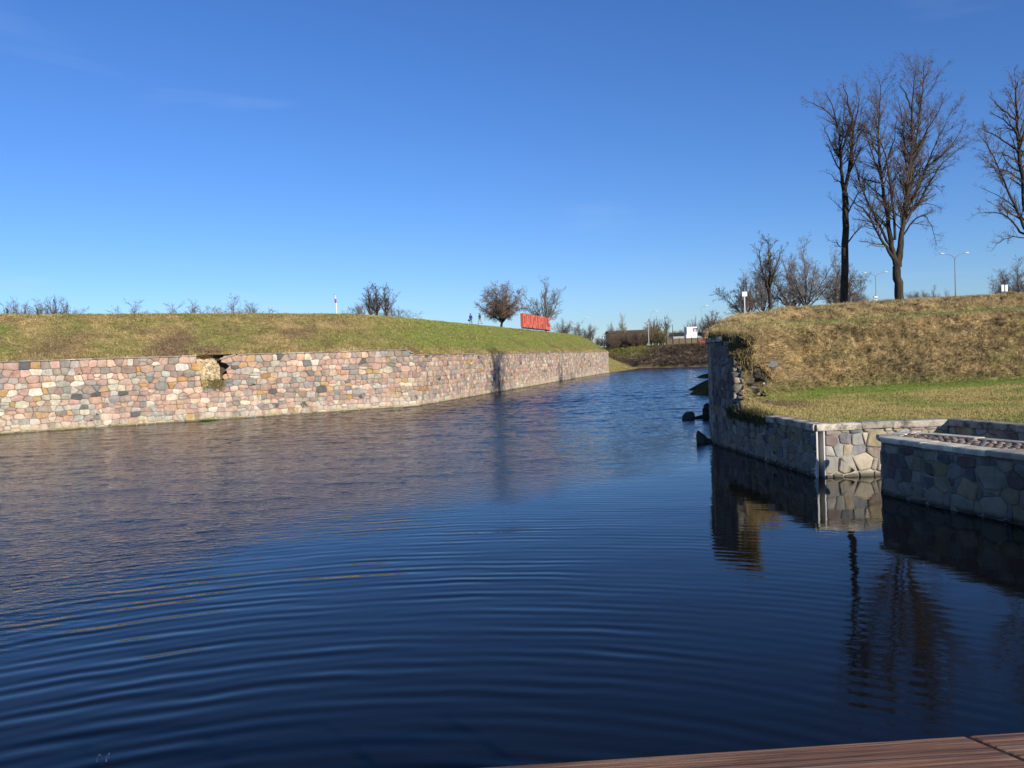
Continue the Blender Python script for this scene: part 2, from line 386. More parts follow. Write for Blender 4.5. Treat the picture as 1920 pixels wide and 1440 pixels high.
rails = [
 rail([-.0]*9, [5.8+e, 5.8+e, 5.8+e, 5.8+e, 5.25+e, 5.25+e, 5.25+e, 5.25+e, -.3, -.3, -.3]),
 rail([.5]*9, [6.05, 6.05, 6.05, 5.98, 5.6, 5.55, 5.5, 5.5, .2, .0, -.25]),
 rail([5.8, 5.8, 5.8, 5.2, 5.0, 5.0, 5.0, 4.6, 2.], [9.15, 9.15, 9.15, 8.95, 8.95, 8.8, 8.8, 8.6, 5.0, 2.6, -.1]),
 rail([8, 8, 8, 7.6, 7.4, 7.4, 9.4, 9, 3.5], [10.0, 10.0, 10.0, 9.8, 9.8, 9.7, 9.85, 9.6, 8.6, 5.4, .1]),
 rail([12, 12, 12, 11, 11, 11, 14, 13, 6], [10.1, 10.1, 10.1, 10.1, 10.1, 10.05, 10.1, 10.1, 9.3, 6.2, .1]),
 rail([60]*6+[60, 50, 30], [9.6]*8+[9.0, 7.4, 1]),
 rail([600]*6+[500, 300, 200], [9.0]*8+[7.4, 7.2, 6.9]),
]
def dispL(P, V, U):
    e_ = sstep(0, .6, V)*(.22+.78*sstep(2.9, 2.3, V))*sstep(6, 4.2, V)
    return e_*((fbm(P[..., 0], P[..., 1], 3., 5)-.5)*.55+(fbm(P[..., 0]+50, P[..., 1]+P[..., 2], .8, 3)-.5)*.5)
def colL(P, V, U):
    n1 = fbm(P[..., 0], P[..., 1]*1.0+P[..., 2], 5.5, 5); n2 = fbm(P[..., 0]+40, P[..., 1]+P[..., 2]*2, 1.6, 4)
    x = P[..., 0]
    g = sstep(.42, .66, n1*.6+n2*.4)                     # green patches
    g = np.maximum(g*.5, sstep(-19, -9, x)*(.55+.5*n2))  # the long face is greener
    g = g*(1-.55*sstep(23, 28, x))
    g = np.maximum(g, sstep(-36, -44, x)*sstep(.3, .6, n1)*.9)
    g = np.maximum(g, sstep(2.6, 3.2, V)*.8)
    g = g*(1-sstep(1.25, .7, V)*.85)                      # straw fringe above the coping
    s = sstep(.60, .72, fbm(P[..., 0]+11, P[..., 1]+P[..., 2], 3.2, 4))*sstep(2.6, 1.4, V)*.7
    s = np.maximum(s, sstep(2.6, .6, np.hypot(P[..., 0]+38.2, (P[..., 2]-7.0)*1.4)+(n2-.5)*3)*.6)
    s = np.maximum(s, sstep(2.4, .6, np.hypot((P[..., 0]+30.0)*1.1, (P[..., 2]-6.4)*.9)+(n2-.5)*2.6)*.9)
    c = DRY*(1.15-n2[..., None]*.75)+0*P; c = c*(1-g[..., None])+(GRN*(.7+.6*n2[..., None])+.25*OLV)*g[..., None]
    return c*(1-s[..., None])+SOIL*s[..., None]
lram, P_, n_, V_, U_, c_ = loft('rampart_ground', rails, [16, 190, 60, 8, 12, 50, 200, 4, 40, 40], [3, 20, 10, 8, 8, 6], M_turf, dispL, colL)
tag(lram, 'grassy earth rampart above the long fieldstone wall', kind='structure')
pp, nn, cc, vv = scatter(P_, n_, V_, U_, c_, 20, lambda p, v, u: (v < 3.6)*np.clip(95/p[..., 1], .25, 1)*(1+2.*(v < 1.1)), 5, 270)
L = np.where(vv < 1.1, .24, .17)*rng.uniform(.7, 1.4, len(pp))
cc = cc*np.random.RandomState(9).uniform(.6, 1.5, (len(pp), 1))
gl = blades('rampart_grass', pp, nn, L, .02, cc*1.22, 6, .5, .2, jit=.1, seed=3)
tag(gl, 'short dry and green grass on the left rampart slope', 'grass', None, 'stuff')

# ---- far bank and land behind it
shp = [(-500, 420), (20, 268), tuple(G(1212, 690, 0)[:2]), tuple(G(1330, 688, 0)[:2]), (90, 185), (160, 110), (300, 20)]
def offp(p, k, z): v = np.array(p)/np.linalg.norm(p); q = np.array(p)+v*k; return (q[0], q[1], z)
railsF = [[offp(p, 0, -.25) for p in shp], [offp(p, 2.5, .9) for p in shp], [offp(p, 15, 6.3) for p in shp], [offp(p, 18, 6.95) for p in shp], [offp(p, 24, 7.1) for p in shp], [offp(p, 200, 6.9) for p in shp], [offp(p, 3500, 6.5) for p in shp]]
def dispF(P, V, U): return sstep(0, .7, V)*sstep(3.2, 2.2, V)*((fbm(P[..., 0], P[..., 1]+P[..., 2]*2, 4, 5)-.5)*2.0+(fbm(P[..., 0]*1.5, P[..., 1]+P[..., 2]*3, .9, 3)-.5)*.8)
def colF(P, V, U):
    n1 = fbm(P[..., 0], P[..., 1]+P[..., 2], 5, 4); n2 = fbm(P[..., 0]+9, P[..., 2]*2+P[..., 1], 1.1, 4)
    g = np.clip(sstep(48, 38, P[..., 0])*1.2*sstep(1.2, 2.2, V)+sstep(.85, .6, V)*sstep(.5, .6, n1)*.8+sstep(2.6, 3.2, V)*.6, 0, 1)[..., None]
    b = np.array([.11, .078, .054])*(.35+1.7*n2[..., None]); b = np.where(n2[..., None] > .66, b*1.9, b)
    sh = (sstep(.75, .2, V)*.7)[..., None]
    return (b*(1-g)+(OLV*.75+GRN*.3)*g)*(1-sh)+DRY*.8*sh
fb, PF, nF, VF, UF, cF = loft('far_bank', railsF, 700, [4, 26, 6, 4, 4, 3], M_turf, dispF, colF)
tag(fb, kind='structure')
pp, nn, cc, vv = scatter(PF, nF, VF, UF, cF, 4.5, lambda p, v, u: (v < 2.3)*(v > .8)*(p[..., 0] > 28)*(p[..., 0] < 75), 6, 300)
bs = blades('bank_scrub', pp, nn, np.full(len(pp), .55), .045, cc*rng.uniform(.4, 1.7, (len(pp), 1)), 6, .8, 0, jit=.35, seed=8)
tag(bs, 'brown tangled brambles covering the far bank', 'scrub', None, 'stuff')

# ---- right rampart: foot, outer berm, inner berm, crest, plateau
F_ = [(10.35, 36.9, 2.3), (11.4, 39.0, 2.3), (13.6, 43.6, 2.05), (17.4, 47.6, 1.95), (20.8, 48.2, 1.95), (31.6, 51.0, 1.95), (80, 63, 2.0)]
B_ = [(9.75, 37.35, 4.85), (10.95, 40.6, 5.35), (13.0, 47.0, 5.75), (17.5, 52.2, 5.9), (21.2, 53.5, 5.95), (36, 57.5, 6.5), (85, 70, 7)]
I_ = [(9.75, 39.7, 5.05), (11.2, 45.5, 5.45), (14.6, 51.5, 6.0), (19.0, 56.5, 6.2), (25.0, 58.3, 6.35), (38.5, 61.5, 6.9), (88, 74, 7.4)]
C_ = [(11.4, 46.5, 5.25), (12.4, 50.8, 5.6), (15.6, 57.0, 6.75), (20.2, 60.6, 7.25), (25.4, 62.0, 7.55), (41, 66, 8.05), (92, 79, 8.6)]
K_ = [(12.3, 50.8, 5.3), (14.2, 57.0, 5.9), (19, 62, 7.3), (24, 65.5, 7.75), (30, 67, 7.95), (46, 72, 8.3), (95, 84, 8.8)]
Q_ = [(22, 85, 5.4), (27, 84, 6.4), (33, 84, 7.6), (38, 84, 8), (44, 85, 8.1), (60, 92, 8.4), (120, 110, 8.8)]
Z_ = [(40, 150, 5.2), (60, 150, 6.2), (80, 150, 7.0), (90, 150, 7.4), (110, 150, 7.6), (150, 150, 8), (260, 150, 8)]
def cav(P):                             # washed-out hollow beside the broken wall
    return sstep(1.2, .75, np.sqrt(((P[..., 0]-12.1)/1.7)**2+((P[..., 2]-3.1)/.95)**2)+(fbm(P[..., 0], P[..., 2], .4, 3)-.5)*.6)*sstep(10.3, 10.7, P[..., 0])
def dispR(P, V, U):
    sl = sstep(0, .12, V)*sstep(1.02, .86, V)+.7*sstep(2, 2.12, V)*sstep(3.05, 2.9, V)
    wx = P[..., 0]+P[..., 1]*.3; wy = P[..., 2]*1.2+P[..., 1]*.6
    b = 1-np.abs(fbm(wx, wy, .95, 4)*2-1)
    q1 = np.abs(fbm(wx*1.15, wy, .62, 2)*2-1); q2 = np.abs(fbm(wx+31, wy+7, .33, 2)*2-1)
    t = np.sqrt(q1+.01)*.62+q2*.22-.3+(b-.6)*.2+(fbm(wx+30, wy, 2.6, 3)-.5)*.55
    base = (fbm(P[..., 0], P[..., 1], .8, 3)-.5)*.10*sstep(0, .2, V)*sstep(.0, .5, U)
    c = cav(P)*(V < 1.1)
    return t*sl*(1-c)*sstep(0., .7, U+.25)+base
def colR(P, V, U):
    n1 = fbm(P[..., 0]*.8, P[..., 2]*1.2+P[..., 1]*.6, 1.3, 4); n2 = fbm(P[..., 0]+70, P[..., 1]+P[..., 2], 4, 4)
    g = sstep(.55, .75, n1*.5+n2*.5)*.5
    g = np.maximum(g, sstep(.97, 1.1, V)*sstep(2.08, 1.9, V)*.72); g = np.maximum(g, sstep(3, 3.3, V)*.7)
    g = np.maximum(g, sstep(.16, .02, V)*.6)
    g = g[..., None]; n1 = n1[..., None]
    n3 = fbm(P[..., 0]+P[..., 1]*.3+13, P[..., 2]*1.1+P[..., 1]*.5, .45, 3)[..., None]; n4 = sstep(.52, .7, fbm(P[..., 0]+7, P[..., 2]+P[..., 1], .9, 3))[..., None]*.5
    c = (DRY*(.58+.95*n1))*(.6+.9*n3); c = c*(1-n4)+np.array([.17, .135, .06])*n4; c = c*(1-g)+(GRN*.8+OLV*.35)*g
    c = c*np.array([.97, .99, 1.12]); k = (cav(P)*(V < 1.1))[..., None]; return c*(1-k)+SOIL*.45*k  # bare soil in the hollow, colour darkened to deepen the shade there
rr, PR, nRr, VR, UR, cR = loft('right_rampart_ground', [F_, B_, I_, C_, K_, Q_, Z_], [24, 60, 70, 60, 190, 120], [80, 26, 40, 6, 6, 3], M_turf, dispR, colR, post=lambda P, V, U: (cav(P)*(V < 1.1))[..., None]*np.array([.6, 3.2, .1]))
tag(rr, 'steep rampart slope of dry tussocks with green berm', kind='structure')
pp, nn, cc, vv = scatter(PR, nRr, VR, UR, cR, 70, lambda p, v, u: (v < 3.2)*(p[..., 0] < 52)*(1-.9*cav(p)*(v < 1))*np.where((v > 1.05) & (v < 1.95), .7, 1.)*np.clip(50/p[..., 1], .5, 1), 7, 85)
berm = (vv > 1.05) & (vv < 1.95)
L = np.where(berm, .10, .33)*rng.uniform(.6, 1.4, len(pp))
g2 = blades('tussock_grass', pp, nn, L, .014, cc*1.1, 8, .42, .75, jit=.06, seed=11)
tag(g2, 'straw coloured tussock grass hanging down the right rampart slope', 'grass', None, 'stuff')

# ---- lawn terrace on the right bastion
C1 = G(1532, 896, 0)[:2]; Sh = G(1338, 833, 0)[:2]; RC = G(1778, 785, 1.85)[:2]; RR = G(1918, 797, 1.85)[:2]
dret = (RR-RC)/np.linalg.norm(RR-RC); REXT = RC+dret*22
fx = np.array([p[0] for p in F_]); fy = np.array([p[1] for p in F_]); fz = np.array([p[2] for p in F_])
def lawn(xs, y0f, y1f, nv, shear):
    rows = []
    for j in range(nv+1):
        q = j/nv; y = y0f(xs)*(1-q)+y1f(xs)*q; x = xs+shear(xs, y); rows.append(np.stack([x, y, np.zeros_like(x)], 1))
    return np.array(rows)
ledge = lambda y: C1[0]+.12+(Sh[0]-C1[0])*(y-C1[1])/(Sh[1]-C1[1])
s_ = np.concatenate([np.linspace(0, 30, 200), np.linspace(30.5, 75, 60)])
x0 = ledge(28.5)
y1 = lambda xs: np.interp(xs, fx, fy)+.25
A = lawn(x0+s_, lambda xs: np.full_like(xs, C1[1]+.34), y1, 120, lambda xs, y: (ledge(y)-x0)*np.exp(-(xs-x0)/3))
B = lawn(RC[0]+.35+s_*.95, lambda xs: np.full_like(xs, 5.), lambda xs: np.full_like(xs, C1[1]+.345), 90, lambda xs, y: (C1[1]+.345-y)*(dret[0]/-dret[1]))
def finish(A, name):
    X, Y = A[..., 0], A[..., 1]
    z = 1.80+sstep(34, 46, Y)*.15+(fbm(X, Y, 3, 4)-.5)*.14
    z += sstep(2.6, .2, X-ledge(Y))*sstep(33, 38.5, Y)*.45 - sstep(1.0, .0, X-ledge(Y))*sstep(31.5, 33, Y)*.22
    z += sstep(1.2, 0, y1(X)-Y)*.12
    A[..., 2] = z+(fbm(X*2, Y*2, .5, 3)-.5)*.05
    n1 = fbm(X, Y, 2.6, 5); n2 = fbm(X+20, Y, .7, 3)
    g = np.clip(sstep(5.5, 1.8, y1(X)-Y)*sstep(13, 18, X)*.95+sstep(.42, .68, n1)*.5+.2, 0, 1)
    g = g*(1-.5*sstep(2.5, 0, X-ledge(Y)))
    g = g[..., None]
    c = (DRY*1.02*(.8+.35*n2[..., None])*.72+OLV*.3)*(1-g)+(GRN*1.05+OLV*.12)*g
    so_ = (sstep(3.2, .8, np.hypot(X-12.0, (Y-38.6)*.8)+(n2-.5)*2.5)*.8)[..., None]; c = c*(1-so_)+SOIL*.8*so_
    nr, nc = X.shape; idx = np.arange(nr*nc).reshape(nr, nc)
    F = np.stack([idx[:-1, :-1], idx[:-1, 1:], idx[1:, 1:], idx[1:, :-1]], -1).reshape(-1, 4)
    o = mesh_np(name, A.reshape(-1, 3), F, M_turf, None, True, {'tint': c.reshape(-1, 3)}); tag(o, kind='structure')
    nrm = np.zeros(A.shape)+[0, 0, 1.]; VV = np.zeros(X.shape)
    return A, nrm, VV, VV, c
GA = finish(A, 'lawn'); GB = finish(B, 'lawn')
pa = scatter(*GA, 130, lambda p, v, u: np.clip(1-(p[..., 0]-24)/30, .1, 1)*(p[..., 0] < 40), 12, 60)
pb = scatter(*GB, 60, lambda p, v, u: (p[..., 1] > 20)*(p[..., 0] < 24)*1., 13, 60)
pp = np.concatenate([pa[0], pb[0]]); cc = np.concatenate([pa[2], pb[2]])
L = .06+.10*sstep(1.6, 0, pp[:, 0]-ledge(pp[:, 1]))*sstep(31, 33, pp[:, 1])
g3 = blades('lawn_grass', pp, np.zeros(pp.shape)+[0, 0, 1.], L*rng.uniform(.6, 1.5, len(pp)), .009, cc*1.3, 6, .6, 0, jit=.06, seed=21)
tag(g3, 'short yellow green lawn grass on the bastion terrace', 'grass', None, 'stuff')

# ------------------------------------------------------------------ masonry
PAL = [((.42, .27, .20), 5), ((.46, .33, .24), 4), ((.35, .23, .175), 4), ((.25, .23, .20), 2.2), ((.18, .172, .16), 1.2), ((.35, .31, .25), 3),
       ((.46, .40, .30), 2), ((.36, .22, .09), 1.1), ((.40, .26, .13), 1.2), ((.10, .095, .09), .5), ((.28, .20, .155), 3), ((.50, .43, .33), .8), ((.27, .22, .18), 3)]
PALR = [((.33, .31, .28), 4), ((.40, .37, .31), 4), ((.44, .36, .23), 3), ((.36, .28, .22), 2), ((.20, .20, .21), 2), ((.50, .44, .33), 2), ((.22, .17, .15), 2)]
def masonry(name, p0, p1, ztop, w0, h0, mat, relief=.06, joint=.02, pal=PAL, seed=1, z0=-.3, inset=0., skip=None, side=1, parent=None, jit=.1, uclip=0., rnd=(.05, .15), AN=3.0):
    """rows of irregular fieldstones (power diagram cells), each a rounded boss standing out of the mortar"""
    rs = random.Random(seed); p0 = np.array(p0, float); p1 = np.array(p1, float)
    Ld = np.linalg.norm(p1-p0); d = (p1-p0)/Ld; n = np.array([d[1], -d[0]])*side
    zt = ztop if callable(ztop) else (lambda u: ztop)
    zmx = max(zt(Ld*i/40) for i in range(41))
    seeds = []; v = z0
    while v < zmx:
        h = h0*rs.uniform(.75, 1.3); u = -rs.random()*w0
        while u < Ld+w0:
            ww = w0*rs.choice((.45, .6, .75, .9, 1, 1.15, 1.35, 1.6)); big = rs.random() < .12
            if ww > w0*.6 and rs.random() < .10:
                seeds.append((u+ww/2, v+h*.24, 0)); seeds.append((u+ww/2+rs.uniform(-.1, .1)*ww, v+h*.76, 0)); u += ww; continue
            seeds.append((u+ww/2, v+h/2+rs.uniform(-jit, jit)*h0*1.6, (rs.uniform(.0, .08) + (.42 if big else 0))*h0*h0*2)); u += ww
        v += h
    cell = {}
    cs = max(w0, h0)*1.5
    for i, s in enumerate(seeds): cell.setdefault((int(s[0]//cs), int(s[1]//cs)), []).append(i)
    V = []; F = []; C = []
    cols = [c for c, k in pal]; wts = [k for c, k in pal]
    for i, (su, sv, sw) in enumerate(seeds):
        if skip and skip(su, sv): continue
        if su < uclip-w0: continue
        top = zt(min(max(su, 0), Ld))
        if sv > top+.4: continue
        poly = [(max(su-3*w0, uclip), max(sv-3*h0, z0)), (min(su+3*w0, Ld), max(sv-3*h0, z0)), (min(su+3*w0, Ld), top), (max(su-3*w0, uclip), top)]
        if poly[0][0] >= poly[1][0] or poly[0][1] >= top: continue
        ci, cj = int(su//cs), int(sv//cs); nb = []
        for a in (-2, -1, 0, 1, 2):
            for b in (-2, -1, 0, 1, 2): nb += cell.get((ci+a, cj+b), [])
        nb = sorted(nb, key=lambda j: (seeds[j][0]-su)**2+(seeds[j][1]-sv)**2)[1:22]
        for j in nb:
            qu, qv, qw = seeds[j]; dx, dy = qu-su, (qv-sv)
            # vertical distances weigh more so that courses stay level
            dy2 = dy*AN
            m = ((qu*qu-su*su)+AN*(qv*qv-sv*sv)-(qw-sw))/2
            out = []; k = len(poly)
            for a in range(k):
                A_, B_2 = poly[a], poly[(a+1) % k]
                fa = A_[0]*dx+A_[1]*dy2-m; fb_ = B_2[0]*dx+B_2[1]*dy2-m
                if fa <= 0: out.append(A_)
                if (fa < 0 < fb_) or (fb_ < 0 < fa):
                    s = fa/(fa-fb_); out.append((A_[0]+(B_2[0]-A_[0])*s, A_[1]+(B_2[1]-A_[1])*s))
            poly = out
            if len(poly) < 3: break
        if len(poly) < 3: continue
        ar = sum(poly[a][0]*poly[(a+1) % len(poly)][1]-poly[(a+1) % len(poly)][0]*poly[a][1] for a in range(len(poly)))/2
        if abs(ar) < .12*w0*h0: continue
        cx = sum(p[0] for p in poly)/len(poly); cy = sum(p[1] for p in poly)/len(poly)
        # rounded corners: two cuts of the polygon
        q = []
        k = len(poly)
        for a in range(k):
            A_, B_2 = poly[a], poly[(a+1) % k]; f = rs.uniform(*rnd)
            q += [(A_[0]*(1-f)+B_2[0]*f, A_[1]*(1-f)+B_2[1]*f), (A_[0]*f+B_2[0]*(1-f), A_[1]*f+B_2[1]*(1-f))]
        rad = math.sqrt(abs(ar)); js = joint*rs.uniform(.5, 1.5)
        rel = relief*rs.uniform(.5, 1.3); tx, ty = rs.uniform(-.12, .12), rs.uniform(-.12, .12)
        b = len(V); m_ = len(q)
        col = np.array(rs.choices(cols, wts)[0])*rs.uniform(.95, 1.3)*np.array([rs.uniform(.95, 1.05), 1, rs.uniform(.93, 1.07)])
        for (s, dd) in ((1, -.04), (1-.035/rad, rel*.70), (.80, rel*.97)):
            kx = max(.2, (rad-2*js)/rad)*s
            for (a, c) in q:
                jx = rs.uniform(-.012, .012)*rad/.4
                uu = cx+(a-cx)*kx+jx; v2 = cy+(c-cy)*kx+jx
                dp = dd+((uu-cx)*tx+(v2-cy)*ty if s < .95 else 0)-inset
                P3 = p0+d*uu+n*dp; V.append((P3[0], P3[1], v2)); C.append(col)
        P3 = p0+d*cx+n*(rel*1.05-inset); V.append((P3[0], P3[1], cy)); C.append(col)
        for l in range(2):
            for a in range(m_):
                f = [b+l*m_+a, b+l*m_+(a+1) % m_, b+(l+1)*m_+(a+1) % m_, b+(l+1)*m_+a]; F.append(f if side > 0 else f[::-1])
        for a in range(m_):
            f = [b+2*m_+a, b+2*m_+(a+1) % m_, b+3*m_]; F.append(f if side > 0 else f[::-1])
    o = mesh_np(name, V, F, mat, parent, True, {'tint': np.array(C)})
    return o
def slab(name, p0, p1, z0, zt, t0, t1, mat, side=1, parent=None, ends=True):
    """backing wall between depth t0 (face) and t1 (inside)"""
    p0 = np.array(p0, float); p1 = np.array(p1, float); d = (p1-p0)/np.linalg.norm(p1-p0); n = np.array([d[1], -d[0]])*side
    b = MB(); q = [p0-n*t0, p1-n*t0, p1-n*t1, p0-n*t1]; za = zt if hasattr(zt, '__len__') else (zt, zt)
    V = [tuple(x)+(z0,) for x in q]+[tuple(q[0])+(za[0],), tuple(q[1])+(za[1],), tuple(q[2])+(za[1],), tuple(q[3])+(za[0],)]
    b.add(V, [(0, 3, 2, 1), (4, 5, 6, 7), (0, 1, 5, 4), (1, 2, 6, 5), (2, 3, 7, 6), (3, 0, 4, 7)]); return b
def coping(name, pts, z, th, depth, over, lens, mat, parent, side=1, seed=1, tilt=.0, skipu=None, rnd=.05, zs=None, tint=None):
    rs = random.Random(seed); mb = MB(); tot = 0; C = []
    for i in range(len(pts)-1):
        a = np.array(pts[i], float); b = np.array(pts[i+1], float); L_ = np.linalg.norm(b-a); d = (b-a)/L_; n = np.array([d[1], -d[0]])*side
        za = zs[i] if zs else z; zb = zs[i+1] if zs else z
        u = 0
        while u < L_-.05:
            l = min(rs.uniform(*lens), L_-u)
            if L_-u-l < lens[0]*.5: l = L_-u
            if not (skipu and skipu(tot+u, tot+u+l)):
                o_ = over+rs.uniform(-.012, .012); dz = rs.uniform(-.012, .012); g = .008
                prof = [(-o_+rnd*.3, -th), (-o_, -th+rnd), (-o_, -rnd), (-o_+rnd*.4, -rnd*.35), (-o_+rnd, 0), (depth, 0), (depth, -th)]
                V = []
                for uu, zz in ((u+g, za+(zb-za)*(u/L_)), (u+l-g, za+(zb-za)*((u+l)/L_))):
                    for (q, h) in prof:
                        p = a+d*uu-n*q; V.append((p[0], p[1], zz+h+dz))
                m = len(prof); F = [[k, k+m, (k+1) % m+m, (k+1) % m] for k in range(m)]+[list(range(m)), list(range(2*m-1, m-1, -1))]
                if side > 0: F = [f[::-1] for f in F]
                mb.add(V, F); C += [rs.uniform(.6, 1.25)]*(2*m)
            u += l
        tot += L_
    o = mesh_np(name, mb.V, mb.F, mat, parent, False, {'tint': np.array(C)}); return o
def cope_mat(name, base, dk):
    m, t, p = newmat(name); v = objco(t); a = N(t, 'ShaderNodeAttribute', attribute_name='tint')
    n1 = noise(t, 2.2, 7, v, .7); n2 = noise(t, 28, 4, v)
    c = ramp(t, n1, [(.36, dk), (.52, base), (.72, tuple(min(1, x*1.45) for x in base))])
    c = mix(t, 1., c, a.outputs[0], 'MULTIPLY'); c = mix(t, 1., c, ramp(t, n2, [(.3, .8), (.7, 1.15)]), 'MULTIPLY')
    t.links.new(c, p.inputs['Base Color']); p.inputs['Roughness'].default_value = .9; bump(t, p, math_(t, 'ADD', n1, math_(t, 'MULTIPLY', n2, .4)), .02); return m
M_copeL = cope_mat('thin_coping', (.38, .32, .24), (.22, .17, .11))
M_copeR = cope_mat('weathered_coping', (.56, .49, .38), (.12, .10, .08))

# left fieldstone wall --------------------------------------------------
wl = empty('stone_wall', (cor[0], cor[1], 0), 'long wall of pink, grey and tan fieldstones along the left side of the moat, collapsed at one spot', 'wall')
def PW(px, py):                          # (u, v) on the left wall plane
    d = ray(px, py); nL_ = np.array([nL[0], nL[1], 0]); t = (np.append(W0, 0)-[0, 0, CAMH])@nL_/(d@nL_); p = np.array([0, 0, CAMH])+d*t
    return float((p[:2]-W0)@dL), float(p[2])
hole = [PW(*q) for q in [(370, 650), (371, 676), (378, 700), (376, 722), (386, 728), (415, 729), (424, 722), (421, 706), (432, 704), (424, 690), (420, 672), (424, 655), (424, 640)]]
VLO = PW(400, 717)[1]
def inpoly(u, v, P):
    c = False
    for i in range(len(P)):
        a, b = P[i], P[i-1]
        if (a[1] > v) != (b[1] > v) and u < (b[0]-a[0])*(v-a[1])/(b[1]-a[1])+a[0]: c = not c
    return c
off = Vector((-cor[0], -cor[1], 0))
def setp(o, par): o.parent = par; o.matrix_parent_inverse = Matrix.Translation(-par.location); return o
hu0, hu1 = min(h[0] for h in hole)-.12, max(h[0] for h in hole)-.05; hv0 = min(h[1] for h in hole)-.1
def lz(u): return 5.72 if u < LW-1.3 else 5.72-(u-LW+1.3)/1.3*.55
o1 = masonry('fieldstones', W0, cor, lz, .66, .50, M_stone, .055, .006, PAL, 4, skip=lambda u, v: u < 22 or (inpoly(u, v, hole) and v > VLO)); setp(o1, wl)
b1 = slab('m', W0, W0+dL*hu0, -.4, 5.7, .02, 1.0, M_mort); b2 = slab('m', W0+dL*hu1, W0+dL*(LW-1.3), -.4, 5.7, .02, 1.0, M_mort); b3 = slab('m', W0+dL*hu0, W0+dL*hu1, -.4, hv0, .02, 1.0, M_mort)
b4 = slab('m', W0+dL*(LW-1.3), cor, -.4, (5.7, 5.15), .02, .5, M_mort)
for b in (b2, b3, b4): b1.add(b.V, b.F)
setp(b1.build('mortar_bed', M_mort), wl)
# core rubble in the collapsed bay
hm = PW(414, 690)[0]
def core_mat():
    m, t, p = newmat('lime_rubble_core'); v = objco(t, (1, 1, 1.5)); n = noise(t, 3, 5, v, .6)
    vo = N(t, 'ShaderNodeTexVoronoi', feature='DISTANCE_TO_EDGE'); vo.inputs['Scale'].default_value = 4.2; t.links.new(mix(t, .06, v, n), vo.inputs['Vector'])
    vc = N(t, 'ShaderNodeTexVoronoi'); vc.inputs['Scale'].default_value = 4.2; t.links.new(mix(t, .06, v, n), vc.inputs['Vector'])
    sp = N(t, 'ShaderNodeSeparateColor'); t.links.new(vc.outputs['Color'], sp.inputs[0])
    st = ramp(t, sp.outputs[0], [(.2, (.34, .20, .13)), (.5, (.44, .32, .20)), (.8, (.24, .20, .16))])
    k = math_(t, 'MULTIPLY', ramp(t, vo.outputs['Distance'], [(.10, 0.), (.20, 1.)]), ramp(t, sp.outputs[1], [(.30, 0.), (.36, 1.)]))
    c = mix(t, k, ramp(t, n, [(.3, (.50, .38, .20)), (.6, (.70, .56, .34))]), st)
    t.links.new(c, p.inputs['Base Color']); p.inputs['Roughness'].default_value = 1; bump(t, p, math_(t, 'ADD', k, n), .05); return m
nu_, nv_ = 60, 70; uu = np.linspace(hu0-.5, hm+.05, nu_); vv_ = np.linspace(hv0-.4, 5.9, nv_); U2, V2 = np.meshgrid(uu, vv_)
dep = .04+(.28*sstep(hu0+.05, hu0+.7, U2)*sstep(hv0+.05, hv0+.6, V2))+((fbm(U2, V2, .5, 4)-.5)*.5-np.abs(fbm(U2+5, V2*1.4, .22, 2)*2-1)*.16)*sstep(hu0, hu0+.6, U2)*sstep(hv0+.5, hv0+1.0, V2)+sstep(4.7, 5.6, V2)*.65+sstep(hm-.6, hm+.05, U2)*.5
Pc = np.stack([W0[0]+dL[0]*U2+nL[0]*dep, W0[1]+dL[1]*U2+nL[1]*dep, V2], -1); idx = np.arange(nu_*nv_).reshape(nv_, nu_)
cr = mesh_np('rubble_core', Pc.reshape(-1, 3), np.stack([idx[:-1, :-1], idx[:-1, 1:], idx[1:, 1:], idx[1:, :-1]], -1).reshape(-1, 4), core_mat(), None, False); setp(cr, wl)
hb = slab('m', W0+dL*(hu0-.5), W0+dL*(hu1+.5), hv0-.5, 5.82, 1.0, 1.3, M_earth); setp(hb.build('earth_fill', M_earth), wl)
UC0, UC1 = PW(368, 665)[0], PW(444, 660)[0]
cp = coping('coping', [W0+dL*20, W0+dL*UC0], 0, .11, .55, .13, (1.1, 2.6), M_copeL, None, 1, 3, zs=[5.84, 5.84], rnd=.02); setp(cp, wl)
cp = coping('coping', [W0+dL*UC1, W0+dL*(LW-1.25), cor], 0, .11, .55, .13, (1.1, 2.6), M_copeL, None, 1, 33, zs=[5.84, 5.84, 5.30], rnd=.02); setp(cp, wl)
# the coping slab that dropped at one end
tb = MB(); a = W0+dL*PW(412, 671)[0]; b = W0+dL*PW(440, 659)[0]; mid = (a+b)/2; ang = math.atan2(dL[1], dL[0])
rot = Matrix.Rotation(ang, 3, 'Z') @ Matrix.Rotation(-.27, 3, 'Y')
tb.box((mid[0]+nL[0]*.1, mid[1]+nL[1]*.1, 5.62), (np.linalg.norm(b-a)+.1, .6, .14), rot)
ts = setp(tb.build('coping_slab', M_cope, bevel=.02), wl); ts['label'] = 'coping slab tilted down over the collapsed bay'
# long receding face
M_stone2 = M_stone
wr = empty('stone_wall', (rend[0], rend[1], 0), 'receding straight fieldstone wall right of the corner, running away to the grassy end of the rampart', 'wall')
setp(masonry('fieldstones', cor, rend, 5.16, .62, .50, M_stone2, .045, .007, PAL, 14), wr)
sb = slab('m', cor, rend, -.4, 5.15, .02, 1.0, M_mort); eb = slab('m', rend, rend+nR*3., -.4, 5.15, .0, .8, M_mort); sb.add(eb.V, eb.F); setp(sb.build('mortar_bed', M_mort), wr)
setp(masonry('end_stones', rend, rend+nR*3., 5.16, .5, .42, M_stone2, .05, .02, PAL, 15), wr)
setp(coping('coping', [cor, rend, rend+nR*3], 5.28, .10, .55, .12, (1.2, 2.6), M_copeL, None, 1, 5, rnd=.02), wr)

